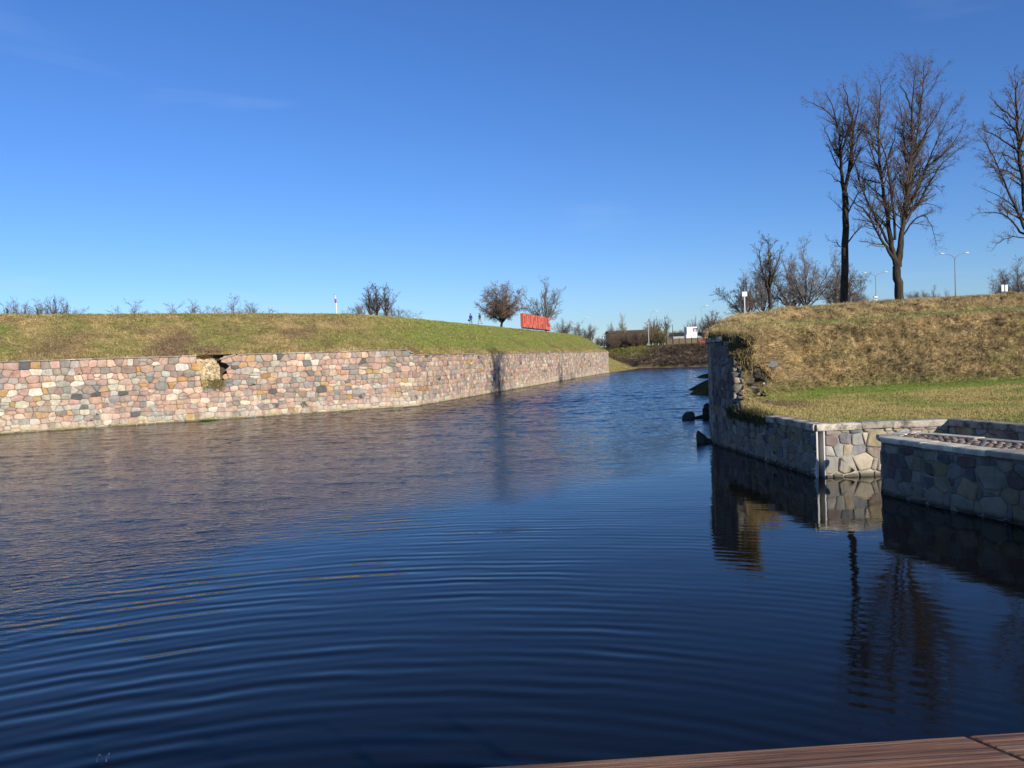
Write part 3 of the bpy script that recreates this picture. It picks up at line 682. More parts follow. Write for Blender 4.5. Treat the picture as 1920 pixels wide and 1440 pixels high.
# right bastion walls ---------------------------------------------------
bw = empty('stone_wall', (C1[0], C1[1], 0), 'shaded wall of big granite blocks under the lawn terrace on the right, sunlit round its corner', 'wall')
dS = (Sh-C1)/np.linalg.norm(Sh-C1); LS = np.linalg.norm(Sh-C1); ub = LS-2.9
JT = random.Random(2)
def wtop(u):                                # from the shoulder towards the near corner
    u = LS-u
    if u > ub: return 4.95
    if u > ub-1.2: return 2.2+(u-ub+1.2)*.8
    return 1.62
p_s = Sh; 
setp(masonry('granite_blocks', Sh, C1, wtop, .62, .52, M_stoneR, .05, .014, PALR, 21, side=-1 if False else 1, jit=.12), bw) if False else None
def face(nm, a, b, zt, seed, par, w_=.50, h_=.38, z0=-.3, rel=.013, j=.005, mt=None, **k):
    k.setdefault('rnd', (.05, .13)); k.setdefault('AN', 1.8)
    return setp(masonry(nm, a, b, zt, w_, h_, mt or M_stoneR, rel, j, PALR, seed, z0=z0, **k), par)
# outward normal of a->b is to the right of travel (d.y, -d.x)
def wtop2(u): return 1.62 if u < 4.6 else (1.75 if u < ub-1.2 else (2.4 if u < ub else 4.9))
# travel from shoulder to corner keeps the moat on the right hand
face('granite_blocks', Sh, C1, lambda u: wtop2(LS-u), 21, bw, jit=.12, mt=stone_mat('shade_dark_old_granite', eff=.4, lichen=.2, dark=.58))  # old stone on this side, colour darkened further to deepen its shade
m_ = slab('m', Sh+(C1-Sh)*(2.9/LS), C1-dS*-.52, -.4, 1.6, .02, .6, M_mortR)
q = slab('m', Sh, Sh+(C1-Sh)*(2.9/LS), -.4, 4.9, .02, .45, M_mortR); m_.add(q.V, q.F)
FE = C1+(np.array([RC[0], C1[1]])-C1)
fr0 = C1; fr1 = np.array([RC[0], RC[1]])
dF = (fr1-fr0)/np.linalg.norm(fr1-fr0)
q = slab('m', fr0+dF*.31, fr1, -.4, 1.6, .02, .6, M_mortR); m_.add(q.V, q.F)
q = slab('m', fr1, REXT, -.4, 1.6, .02, .6, M_mortR); m_.add(q.V, q.F)
setp(m_.build('mortar_bed', M_mortR), bw)
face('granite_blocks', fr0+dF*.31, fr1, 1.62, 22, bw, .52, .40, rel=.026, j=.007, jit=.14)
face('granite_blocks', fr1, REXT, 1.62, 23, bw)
# broken end of the tall wall
br0 = Sh+(C1-Sh)*(2.9/LS); nS = np.array([dS[1], -dS[0]])          # inward
if nS[0] < 0: nS = -nS
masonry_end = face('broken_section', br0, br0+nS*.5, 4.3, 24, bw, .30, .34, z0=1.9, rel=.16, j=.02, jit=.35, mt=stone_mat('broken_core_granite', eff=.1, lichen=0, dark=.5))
# far faces of the shoulder
for a, b, sdd in ((np.array([12.15, 51.0]), Sh, 25), (np.array([22., 85.]), np.array([12.15, 51.0]), 26)):
    face('granite_blocks', a, b, 5.0, sdd, bw, .7, .55); q = slab('m', a, b, -.4, 5.0, .02, .7, M_mortR); setp(q.build('mortar_bed', M_mortR), bw)
setp(coping('cordon', [(22, 85), (12.15, 51), tuple(Sh), tuple(Sh+(C1-Sh)*.16)], 5.12, .22, .5, .14, (.9, 1.5), M_copeR, None, 1, 7), bw)
setp(coping('coping', [tuple(Sh+(C1-Sh)*(1-4.4/LS)), tuple(C1)], 1.85, .23, .42, .10, (.7, 1.4), M_copeR, None, 1, 8), bw)
setp(coping('coping', [tuple(C1), tuple(fr1)], 1.85, .23, .42, .10, (1.1, 2.1), M_copeR, None, 1, 9), bw)
setp(coping('coping', [tuple(fr1), tuple(REXT)], 1.85, .23, .42, .10, (1.1, 2.1), M_copeR, None, 1, 10), bw)
# stoplog slot with two pale steel angles
M_steel = simple('galvanised_angle', (.62, .61, .58), .5, .12, 8, .2); M_dark = simple('slot_shade_black', (.05, .05, .05), .9, .3, 5)  # slot back coloured near black so that it reads as deep shade
nF_ = np.array([dF[1], -dF[0]])            # outward (towards the viewer)
def fbox(u0_, u1_, d0, d1, z0, z1):
    mb = MB(); q = [fr0+dF*u0_+nF_*d0, fr0+dF*u1_+nF_*d0, fr0+dF*u1_+nF_*d1, fr0+dF*u0_+nF_*d1]
    mb.add([tuple(x)+(z0,) for x in q]+[tuple(x)+(z1,) for x in q], [(0, 3, 2, 1), (4, 5, 6, 7), (0, 1, 5, 4), (1, 2, 6, 5), (2, 3, 7, 6), (3, 0, 4, 7)]); return mb
s1 = fbox(0., .055, .03, -.5, -.4, 1.6); s2 = fbox(.25, .295, .03, -.5, -.4, 1.6); s1.add(s2.V, s2.F)
setp(s1.build('slot_angle', M_steel), bw); setp(fbox(.055, .25, -.44, -.5, -.4, 1.6).build('slot_back', M_dark), bw)
# cobble strip behind the coping
def cobbles(name, poly_a, poly_b, z, size, mat, seed, par, pal):
    """rows of cobbles between two parallel lines"""
    rs = random.Random(seed); V = []; F = []; C = []
    a0, a1 = [np.array(x, float) for x in poly_a]; b0, b1 = [np.array(x, float) for x in poly_b]
    Lx = np.linalg.norm(a1-a0); W_ = np.linalg.norm(b0-a0); nv = max(1, round(W_/size)); nu = int(Lx/size/1.15)
    for j in range(nv):
        for i in range(nu):
            u = (i+.5+rs.uniform(-.2, .2)+(j % 2)*.5)/(nu+.5); v = (j+.5+rs.uniform(-.12, .12))/nv
            if u > .995: continue
            p = (a0*(1-u)+a1*u)*(1-v)+(b0*(1-u)+b1*u)*v
            rx = size*rs.uniform(.46, .62); ry = size*rs.uniform(.36, .46); an = rs.uniform(-.3, .3)+math.atan2(*(a1-a0)[::-1]); b = len(V)
            col = np.array(rs.choices([c for c, k in pal], [k for c, k in pal])[0])*rs.uniform(.7, 1.2); hh = size*rs.uniform(.10, .26)
            for s, h in ((1, -.02), (.92, hh*.6), (.6, hh)):
                for k in range(8):
                    t = 2*math.pi*k/8+.3; e_ = 1/(abs(math.cos(t))**4+abs(math.sin(t))**4)**.25
                    x = rx*s*math.cos(t)*e_; y = ry*s*math.sin(t)*e_; V.append((p[0]+x*math.cos(an)-y*math.sin(an), p[1]+x*math.sin(an)+y*math.cos(an), z+h)); C.append(col)
            V.append((p[0], p[1], z+hh*1.02)); C.append(col)
            for l in range(2):
                for k in range(8): F.append([b+l*8+k, b+l*8+(k+1) % 8, b+(l+1)*8+(k+1) % 8, b+(l+1)*8+k])
            for k in range(8): F.append([b+16+k, b+16+(k+1) % 8, b+24])
    return setp(mesh_np(name, V, F, mat, None, True, {'tint': np.array(C)}), par)
PALC = [((.30, .20, .16), 4), ((.24, .20, .17), 3), ((.34, .27, .20), 2), ((.18, .17, .16), 2)]
iF = -nF_
cobbles('cobbles', (C1+iF*.42+dF*.1, fr1+iF*.42), (C1+iF*.70+dF*.1, fr1+iF*.70), 1.80, .16, M_stoneR, 31, bw, PALC)
cobbles('cobbles', (Sh+(C1-Sh)*(1-4.2/LS)+nS*.42, C1+nS*.42), (Sh+(C1-Sh)*(1-4.2/LS)+nS*.72, C1+nS*.72), 1.80, .16, M_stoneR, 32, bw, PALC)

# pier --------------------------------------------------------------------
pts = [np.array(p) for p in [G(1657, 927, 0)[:2], G(1735, 946, 0)[:2], G(1920, 986, 0)[:2]]]
P0, P1, P2 = pts; dP = (P2-P1)/np.linalg.norm(P2-P1); P3 = P2+dP*9
q0 = G(1717, 811, 1.7)[:2]+np.array([-.1, -.12]); q1 = G(1920, 829, 1.7)[:2]+np.array([-.12, 0]); dQ = (q1-q0)/np.linalg.norm(q1-q0); q3 = q0+dQ*15.5
pw = empty('stone_pier', (P0[0], P0[1], 0), 'low stone pier with cobbled top jutting into the moat at the right edge', 'pier')
t0 = P0+np.array([.16, .5]); 
loop = [q0, t0, P0, P1, P2, P3, q3]
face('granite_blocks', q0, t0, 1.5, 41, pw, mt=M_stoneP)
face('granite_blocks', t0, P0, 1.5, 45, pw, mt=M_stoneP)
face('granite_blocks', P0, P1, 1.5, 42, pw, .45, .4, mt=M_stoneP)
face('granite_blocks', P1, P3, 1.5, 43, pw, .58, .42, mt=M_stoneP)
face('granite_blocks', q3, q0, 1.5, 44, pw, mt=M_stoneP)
mb = MB(); ctr = sum(loop)/len(loop)
inn = [p+(ctr-p)/np.linalg.norm(ctr-p)*.03 for p in loop]; n7 = len(inn)
mb.add([tuple(p)+(-.4,) for p in inn]+[tuple(p)+(1.6,) for p in inn], [[i, (i+1) % n7, (i+1) % n7+n7, i+n7] for i in range(n7)]+[[i+n7 for i in range(n7)]])
setp(mb.build('core', mortar_mat('pier_mortar', (.14, .13, .12), (.24, .22, .19), (.36, .33, .28))), pw)
M_copeP = cope_mat('pale_coping', (.74, .66, .50), (.46, .40, .31))
setp(coping('coping', [tuple(x) for x in [t0+np.array([.05, .12]), P0+np.array([.02, .0]), P1, P3]], 1.74, .15, .50, .12, (1.0, 2.0), M_copeP, None, 1, 12), pw)
setp(coping('coping', [tuple(x) for x in [q3, q0]], 1.74, .2, .30, .12, (1.0, 2.0), M_copeP, None, 1, 13), pw)
setp(coping('coping', [tuple(x) for x in [q0+np.array([-.25, 0]), t0+np.array([.3, .0])]], 1.74, .2, .32, .12, (.5, 1.0), M_copeP, None, 1, 13), pw)
nP = np.array([-dP[1], dP[0]]); nP = nP if nP[0] > 0 else -nP
cobbles('cobbles', (P0+np.array([.56, -.1]), P3+nP*.52), (q0+np.array([-.38, -.3]), q3-nP*.34), 1.71, .2, M_stoneR, 46, pw, PALC)

# ------------------------------------------------------------------ rocks
def rock(name, loc, size, mat, label, cat='rock', group=None, seed=1, flat=.8):
    rs = np.random.RandomState(seed); import bmesh
    bm = bmesh.new(); bmesh.ops.create_icosphere(bm, subdivisions=3, radius=1)
    dirs = rs.normal(0, 1, (15, 3)); dirs /= np.linalg.norm(dirs, axis=1, keepdims=True); cut = rs.uniform(.40, .72, 15)
    for v in bm.verts:
        c = np.array(v.co); f = 1.
        for d_, k in zip(dirs, cut):
            q = c@d_
            if q > k: f = min(f, k/q)
        v.co = Vector(c*f*(1+.05*rs.rand()))
        v.co = Vector((v.co.x*size[0], v.co.y*size[1], v.co.z*size[2]))
    me = bpy.data.meshes.new(name); bm.to_mesh(me); bm.free(); me.materials.append(mat)
    o = bpy.data.objects.new(name, me); COL.objects.link(o); o.location = loc; o.rotation_euler = (0, 0, rs.uniform(0, 3))
    return tag(o, label, cat, group)
def at0(px, py, z=0): p = G(px, py, z); return (p[0], p[1], z)
rg = 'dark rocks in the moat by the bastion'
rock('rock', at0(1292, 786), (.62, .6, .6), M_rock, 'black blocky rock farthest out in the water left of the bastion wall', group=rg, seed=1)
rock('rock', at0(1312, 784), (.85, .6, .34), M_rock, 'low flat black rock between the outer rock and the pointed one by the bastion', group=rg, seed=2)
rock('rock', at0(1330, 784), (.8, .7, 1.0), M_rock, 'tall pointed black rock against the bastion corner in the farther row of rocks', group=rg, seed=3)
rock('rock', at0(1315, 830), (.42, .42, .72), M_rock, 'small pointed black rock standing in the water nearest the camera by the bastion foot', group=rg, seed=4)
rock('rock', at0(1331, 830), (.36, .36, .38), M_rock, 'small rounded black rock touching the bastion foot beside the small pointed one', group=rg, seed=5)
def mound(loc, a, b, h, ang, label, seed, rail_=None):
    n = 40; xs = np.linspace(-1, 1, n); X, Y = np.meshgrid(xs, xs); r = np.hypot(X, Y)
    Z = h*np.clip(1-r**1.4, -.4, 1)+(fbm(X*a+seed*9, Y*b, .8, 4)-.5)*.35
    x = X*a*math.cos(ang)-Y*b*math.sin(ang)+loc[0]; y = X*a*math.sin(ang)+Y*b*math.cos(ang)+loc[1]
    idx = np.arange(n*n).reshape(n, n); F = np.stack([idx[:-1, :-1], idx[:-1, 1:], idx[1:, 1:], idx[1:, :-1]], -1).reshape(-1, 4)
    g = sstep(.3, .7, fbm(X*a, Y*b+seed, 1.5, 4))[..., None]; c = DRY*.35*(1-g)+(GRN*.5+OLV*.2)*g  # turf colours scaled down on these banks to stand in for shade
    o = mesh_np('earth_bank', np.stack([x, y, Z], -1).reshape(-1, 3), F, M_turf, None, True, {'tint': c.reshape(-1, 3)}); tag(o, label, kind='structure')
mound((24.5, 86.5), 6.0, 3.2, 3.1, .05, 'grassy tongue of slipped earth beyond the bastion corner', 1)
mound((26.5, 97), 6.0, 2.4, 2.1, .1, 'second slipped bank', 2)
mound((36.0, 140), 5., 2., 1.3, .1, 'far slipped bank', 3)
rub = 'rubble on the slopes'
for i, (px, py, dist, s, m, lb) in enumerate([
    (56, 645, 72.0, (.42, .3, .3), M_palerock, 'pale angular stone lying on bare soil low on the slope at far left'),
    (66, 656, 70.2, (.18, .2, .14), M_palerock, 'tiny pale stone below the larger one at far left'),
    (117, 597, 76.5, (.45, .35, .12), M_pinkrock, 'flat reddish stone near the crest at far left'),
    (375, 634, 83.3, (.5, .4, .3), M_palerock, 'pale broken stone on the slope right above the collapsed wall bay'),
    (369, 630, 84.0, (.3, .3, .22), M_palerock, 'small pale stone uphill left of the stone above the collapse'),
    (381, 642, 81.8, (.3, .25, .2), M_palerock, 'pale chip of stone just downhill of the stone above the collapse'),
    (354, 644, 80.8, (.22, .2, .16), M_palerock, 'little white stone in the grass left of the collapse debris'),
    (645, 598, 91.0, (.25, .2, .16), M_palerock, 'small white stone high on the slope below the far mast')]):
    p = D(px, py, dist); rock('rock', tuple(p), s, m, lb, group=rub, seed=20+i)
# blocks of the broken bastion wall
rb = 'blocks of the broken bastion wall'
for i, (px, py, dist, s, m, lb) in enumerate([
    (1380, 700, 37.6, (.32, .3, .55), M_pinkrock, 'tall sunlit pink block at the broken edge of the bastion wall'),
    (1373, 730, 37.3, (.26, .3, .36), M_greyrock, 'narrow sunlit grey block under the tall pink one at the broken wall edge'),
    (1450, 685, 44.6, (.42, .35, .32), M_greyrock, 'pale grey boulder right of the dark hollow in the dry slope'),
    (1418, 697, 43.2, (.42, .4, .34), M_rock, 'dark boulder inside the hollow under the turf overhang'),
    (1398, 668, 40.0, (.14, .2, .3), M_greyrock, 'small upright grey stone in the turf above the hollow'),
    (1432, 712, 42.2, (.34, .3, .26), M_rock, 'dark boulder low in the hollow'),
    (1404, 716, 41.0, (.36, .4, .35), M_rock, 'dark block in the hollow directly behind the broken wall edge'),
    (1412, 727, 38.4, (.24, .22, .10), M_greyrock, 'flat grey slab tipped out at the foot of the hollow'),
    (1432, 720, 39.6, (.10, .1, .09), M_palerock, 'tiny white stone at the right foot of the hollow'),
    (1378, 752, 36.3, (.22, .2, .16), M_greyrock, 'grey rubble stone at the foot of the broken wall end'),
    (1392, 741, 36.9, (.16, .18, .13), M_pinkrock, 'pinkish rubble stone just right of the broken wall end'),
    (1405, 748, 37.3, (.12, .14, .10), M_palerock, 'pale chip of rubble in the grass below the hollow'),
    (1422, 738, 38.6, (.2, .16, .12), M_greyrock, 'grey rubble stone right below the hollow'),
    (1440, 752, 37.2, (.16, .15, .07), M_greyrock, 'small stone in the rubble at the lawn edge')]):
    rock('rock', tuple(D(px, py, dist)), s, m, lb, group=rb, seed=40+i)

# ------------------------------------------------------------------ trees
def bark(name, c1, c2, sc_=4):
    m, t, p = newmat(name); v = objco(t, (1, 1, .25)); n = noise(t, sc_, 6, v, .7)
    t.links.new(ramp(t, n, [(.35, c1), (.65, c2)]), p.inputs['Base Color']); p.inputs['Roughness'].default_value = .95
    p.inputs['Specular IOR Level'].default_value = .15; bump(t, p, n, .03); return m
M_bark = bark('grey_brown_bark', (.022, .018, .014), (.085, .068, .05)); M_twig = bark('twigs', (.075, .062, .055), (.17, .14, .12))
M_birch = bark('birch_bark', (.28, .27, .20), (.52, .50, .40)); M_paletwig = bark('catkin_twigs', (.30, .29, .20), (.42, .40, .28))
M_redtwig = bark('bushy_twigs', (.13, .095, .075), (.25, .18, .14)); M_tantwig = bark('olive_twigs', (.15, .12, .06), (.26, .21, .11))
M_fartwig = bark('distant_twigs', (.15, .14, .14), (.29, .26, .25))
M_dryleaf = attrmat('dry_leaves', rough=.8, fine=2, var=.2)
def strands_mesh(name, strands, mat, sides, parent):
    Vs = []; Fs = []; b = 0
    for n_s, grp in strands.items():
        P = np.array([g[0] for g in grp], float); Rr = np.array([g[1] for g in grp], float); m, k = P.shape[:2]
        T = np.gradient(P, axis=1); T /= np.linalg.norm(T, axis=2, keepdims=True)+1e-9
        ref = np.where(np.abs(T[:, :1, 2:3]) < .85, np.array([0, 0, 1.]), np.array([1., 0, 0])); ref = np.broadcast_to(ref, T.shape)
        E = np.cross(T, ref); E /= np.linalg.norm(E, axis=2, keepdims=True)+1e-9; Fv = np.cross(T, E)
        a = np.arange(sides)*2*math.pi/sides
        V = P[:, :, None]+(E[:, :, None]*np.cos(a)[:, None]+Fv[:, :, None]*np.sin(a)[:, None])*Rr[:, :, None, None]
        idx = np.arange(m*k*sides).reshape(m, k, sides)+b
        F = np.stack([idx[:, :-1], np.roll(idx, -1, 2)[:, :-1], np.roll(idx, -1, 2)[:, 1:], idx[:, 1:]], -1).reshape(-1, 4)
        Vs.append(V.reshape(-1, 3)); Fs.append(F); b += m*k*sides
    return mesh_np(name, np.concatenate(Vs), np.concatenate(Fs), mat, parent, True)
class Tree:
    def __init__(s, seed, trop=.25, minr=.008):
        s.rs = np.random.RandomState(seed); s.thick = {}; s.thin = {}; s.tips = []; s.trop = trop; s.minr = minr; s.tp = .5
    def put(s, P, Rr, thick):
        d = s.thick if thick else s.thin; d.setdefault(len(P), []).append((P, Rr))
    def limb(s, P, Rr, lvl, dens, ratio, depth, amax=55, leaf=False, start=.15, mind=.25, maxl=9.):
        """take a polyline limb, add it and grow side shoots from it"""
        P = np.array(P, float); Rr = np.array(Rr, float)
        s.put(P, Rr, lvl == 0)
        seg = np.linalg.norm(np.diff(P, axis=0), axis=1); L_ = seg.sum(); cum = np.r_[0, np.cumsum(seg)]
        if depth <= 0: s.tips.append(P[-1]); return
        k = max(2, int(L_*dens)) ; 
        for t in np.sort(s.rs.uniform(start, 1, k)):
            d = t*L_; i = min(len(seg)-1, max(0, np.searchsorted(cum, d)-1)); f = (d-cum[i])/max(seg[i], 1e-6)
            p = P[i]*(1-f)+P[i+1]*f; r = Rr[i]*(1-f)+Rr[i+1]*f; ax = (P[i+1]-P[i])/max(seg[i], 1e-6)
            l = min(maxl, L_*ratio*s.rs.uniform(.45, 1.15)*(1.12-t*s.tp)); l = max(l, mind)
            a = R(s.rs.uniform(22, amax)); sd_ = np.cross(ax, s.rs.normal(0, 1, 3)); sd_ /= np.linalg.norm(sd_)+1e-9
            dr = ax*math.cos(a)+sd_*math.sin(a)
            s.shoot(p, dr, l, max(s.minr, min(r*.62, .028*l**1.05+s.minr*.5)), lvl+1, min(9, dens*1.35+.6), max(.36, ratio*1.05), depth-1, amax)
    def shoot(s, p, dr, l, r, lvl, dens, ratio, depth, amax):
        n = 5 if l > 1.2 else (4 if l > .6 else 3); P = [np.array(p)]; d = dr/np.linalg.norm(dr)
        for i in range(n-1):
            d = d+s.rs.normal(0, .16, 3)+np.array([0, 0, s.trop*.5*(1 if lvl < 3 else .4)]); d /= np.linalg.norm(d); P.append(P[-1]+d*l/(n-1))
        Rr = np.linspace(r, max(s.minr*.7, r*.3), n)
        s.limb(P, Rr, lvl, dens, ratio, depth, amax, mind=.2)
    def build(s, root, mt, mc, sides=(7, 3), names=('trunk', 'crown')):
        o = [strands_mesh(names[0], s.thick, mt, sides[0], root)]
        if s.thin: o.append(strands_mesh(names[1], s.thin, mc, sides[1], root))
        return o
def leaf_bits(tips, root, col, size, n_per, seed, mat, spread=.4):
    rs = np.random.RandomState(seed); P = np.repeat(np.array(tips), n_per, 0); P = P+rs.normal(0, spread, P.shape)
    a = rs.normal(0, 1, P.shape); a /= np.linalg.norm(a, axis=1, keepdims=True); b = np.cross(a, rs.normal(0, 1, P.shape)); b /= np.linalg.norm(b, axis=1, keepdims=True)
    s = size*rs.uniform(.5, 1.3, (len(P), 1)); V = np.stack([P-a*s, P+b*s*.7, P+a*s, P-b*s*.7], 1).reshape(-1, 3)
    c = np.array(col)*rs.uniform(.5, 1.5, (len(P), 1))
    return mesh_np('leaves', V, np.arange(len(V)).reshape(-1, 4), mat, root, False, {'tint': np.repeat(c, 4, 0)})
def traced(name, label, dist, limbs, seed, baser, density=1.0, buds=True):
    """big bare tree: main limbs follow their real lines at the tree's distance, with depth, then grow shoots"""
    rs = np.random.RandomState(seed); base = D(*limbs[0][0][0], dist); base[2] -= .3
    root = empty(name, tuple(base), label, 'tree', 'big bare trees on the right rampart')
    T = Tree(seed, .26, .0047); T.tp = .68
    for pts_, r0_, r1_, dy in limbs:
        k = len(pts_); tot = max(1, k-1)
        P = [D(px, py, dist+dy[0]+(dy[1]-dy[0])*i/tot)-base for i, (px, py) in enumerate(pts_)]
        P = np.array(P); 
        # smooth resample with slight waver
        u = np.linspace(0, k-1, (k-1)*3+1); P = np.stack([np.interp(u, np.arange(k), P[:, j]) for j in range(3)], 1)
        for _ in range(2): P[1:-1] = (P[:-2]+2*P[1:-1]+P[2:])/4
        P[1:-1] += rs.normal(0, .035, P[1:-1].shape)
        T.limb(P, np.linspace(r0_, r1_, len(P)), 0, (.0 if r0_ > .26 else 3.4)*density, .36, 3 if r0_ <= .26 else 0, 58, start=.16, maxl=2.6)
    T.build(root, M_bark, M_twig)
    if buds: leaf_bits(T.tips, root, (.16, .085, .06), .028, 2, seed, M_dryleaf, .07)
    return root, base
trA = [([(1582, 572), (1584, 520), (1585, 470), (1586, 430), (1584, 362)], .33, .24, (0, 0)),
 ([(1584, 365), (1577, 330), (1576, 292), (1574, 255), (1565, 210), (1547, 172)], .17, .02, (0, -1.0)),
 ([(1584, 365), (1590, 330), (1595, 292), (1600, 242), (1596, 215), (1587, 180), (1581, 158)], .17, .02, (0, .8)),
 ([(1576, 300), (1560, 275), (1550, 250), (1544, 232)], .06, .015, (-.4, -1.8)), ([(1570, 230), (1550, 207), (1522, 192), (1503, 191)], .06, .012, (-.7, -2)),
 ([(1596, 285), (1605, 265), (1615, 242), (1635, 200)], .07, .012, (.2, 2)), ([(1600, 242), (1608, 210), (1612, 187), (1606, 152)], .07, .012, (.5, 1.2)),
 ([(1585, 412), (1602, 372), (1620, 350), (1640, 328)], .07, .012, (0, -1.8)), ([(1586, 462), (1600, 440), (1622, 420), (1634, 418)], .07, .012, (0, 1.5)),
 ([(1582, 466), (1568, 455), (1552, 448)], .035, .01, (0, -1.2)), ([(1578, 345), (1562, 330), (1548, 322)], .05, .01, (0, 1.6)), ([(1586, 400), (1570, 385), (1550, 366)], .04, .01, (0, 1.6)),
 ([(1576, 280), (1583, 250), (1580, 215), (1584, 190)], .06, .012, (0, 1.5))]
trB = [([(1687, 566), (1684, 530), (1681, 505), (1680, 492)], .34, .28, (0, 0)),
 ([(1680, 495), (1674, 478), (1672, 455), (1665, 410), (1658, 370), (1651, 330), (1646, 255), (1650, 205), (1651, 160)], .24, .02, (0, .6)),
 ([(1683, 495), (1686, 470), (1690, 440), (1696, 392), (1702, 342), (1709, 292), (1710, 230), (1711, 180), (1717, 135)], .23, .02, (0, -.4)),
 ([(1687, 500), (1690, 470), (1692, 430), (1700, 380), (1707, 330), (1718, 260), (1727, 200), (1731, 155), (1732, 122)], .16, .02, (0, 1.2)),
 ([(1676, 485), (1660, 462), (1647, 440), (1625, 397), (1600, 378), (1588, 366)], .13, .015, (0, -1.8)),
 ([(1675, 470), (1657, 440), (1640, 405), (1615, 352), (1601, 305), (1596, 270)], .12, .015, (0, 2)),
 ([(1678, 450), (1676, 405), (1667, 330), (1660, 285), (1648, 262), (1638, 240)], .11, .015, (0, -1.4)),
 ([(1696, 408), (1712, 370), (1740, 305), (1752, 275), (1765, 250), (1787, 200)], .10, .012, (0, 1.8)),
 ([(1695, 412), (1727, 375), (1755, 325), (1775, 297), (1812, 268)], .09, .012, (0, -1.8)),
 ([(1703, 345), (1740, 310), (1785, 275), (1811, 225)], .08, .012, (0, .6)),
 ([(1693, 442), (1712, 412), (1732, 402), (1747, 420), (1757, 462)], .07, .010, (0, -1)),
 ([(1706, 300), (1735, 255), (1760, 205), (1776, 175)], .07, .01, (0, -2)),
 ([(1712, 210), (1700, 180), (1690, 160), (1682, 152)], .06, .01, (0, 1)),
 ([(1705, 335), (1697, 300), (1694, 250), (1690, 210), (1684, 180)], .08, .01, (0, 2)),
 ([(1651, 330), (1635, 290), (1625, 250), (1618, 220)], .07, .01, (0, 1.5)), ([(1665, 300), (1675, 270), (1680, 245), (1681, 215)], .05, .01, (0, -2)),
 ([(1690, 430), (1665, 395), (1652, 380), (1630, 402)], .05, .01, (0, -2.4)), ([(1700, 372), (1725, 350), (1750, 345), (1768, 360)], .05, .01, (0, -2)),
 ([(1697, 400), (1720, 385), (1745, 380), (1765, 392)], .05, .01, (0, 1.5))]
trC = [([(1948, 548), (1942, 500), (1934, 460), (1928, 420)], .33, .25, (0, 0)),
 ([(1929, 430), (1921, 360), (1911, 285), (1907, 220), (1903, 170), (1908, 152)], .2, .02, (0, .5)),
 ([(1932, 450), (1915, 410), (1895, 372), (1875, 320), (1855, 280), (1837, 250)], .12, .012, (0, -1.2)),
 ([(1930, 440), (1913, 438), (1897, 412), (1870, 395), (1832, 400)], .10, .012, (0, 1.2)), ([(1912, 285), (1882, 262), (1850, 247), (1832, 240)], .08, .01, (0, 1.5)),
 ([(1920, 345), (1895, 322), (1872, 318), (1850, 326)], .08, .01, (0, -1.8)), ([(1906, 225), (1886, 212), (1868, 195), (1853, 178)], .08, .01, (0, -1)),
 ([(1928, 430), (1935, 340), (1940, 270), (1945, 200)], .18, .02, (0, 1)), ([(1930, 440), (1960, 380), (1985, 300)], .14, .02, (0, 0)),
 ([(1926, 420), (1900, 385), (1868, 365), (1840, 352)], .06, .01, (0, 2)), ([(1928, 445), (1900, 442), (1875, 452), (1860, 470)], .05, .01, (0, -1.4)),
 ([(1909, 250), (1895, 240), (1880, 238), (1862, 245)], .05, .01, (0, 2)), ([(1915, 310), (1890, 290), (1870, 284), (1850, 290)], .06, .01, (0, 0))]
traced('bare_tree', 'slim tall bare tree with a single dark trunk on the right rampart', 68, trA, 5, .33)
traced('bare_tree', 'tallest bare tree on the right rampart, its trunk forking low into many rising limbs', 64, trB, 6, .34)
traced('bare_tree', 'big bare tree cut off by the right edge of the view', 62, trC, 7, .33)

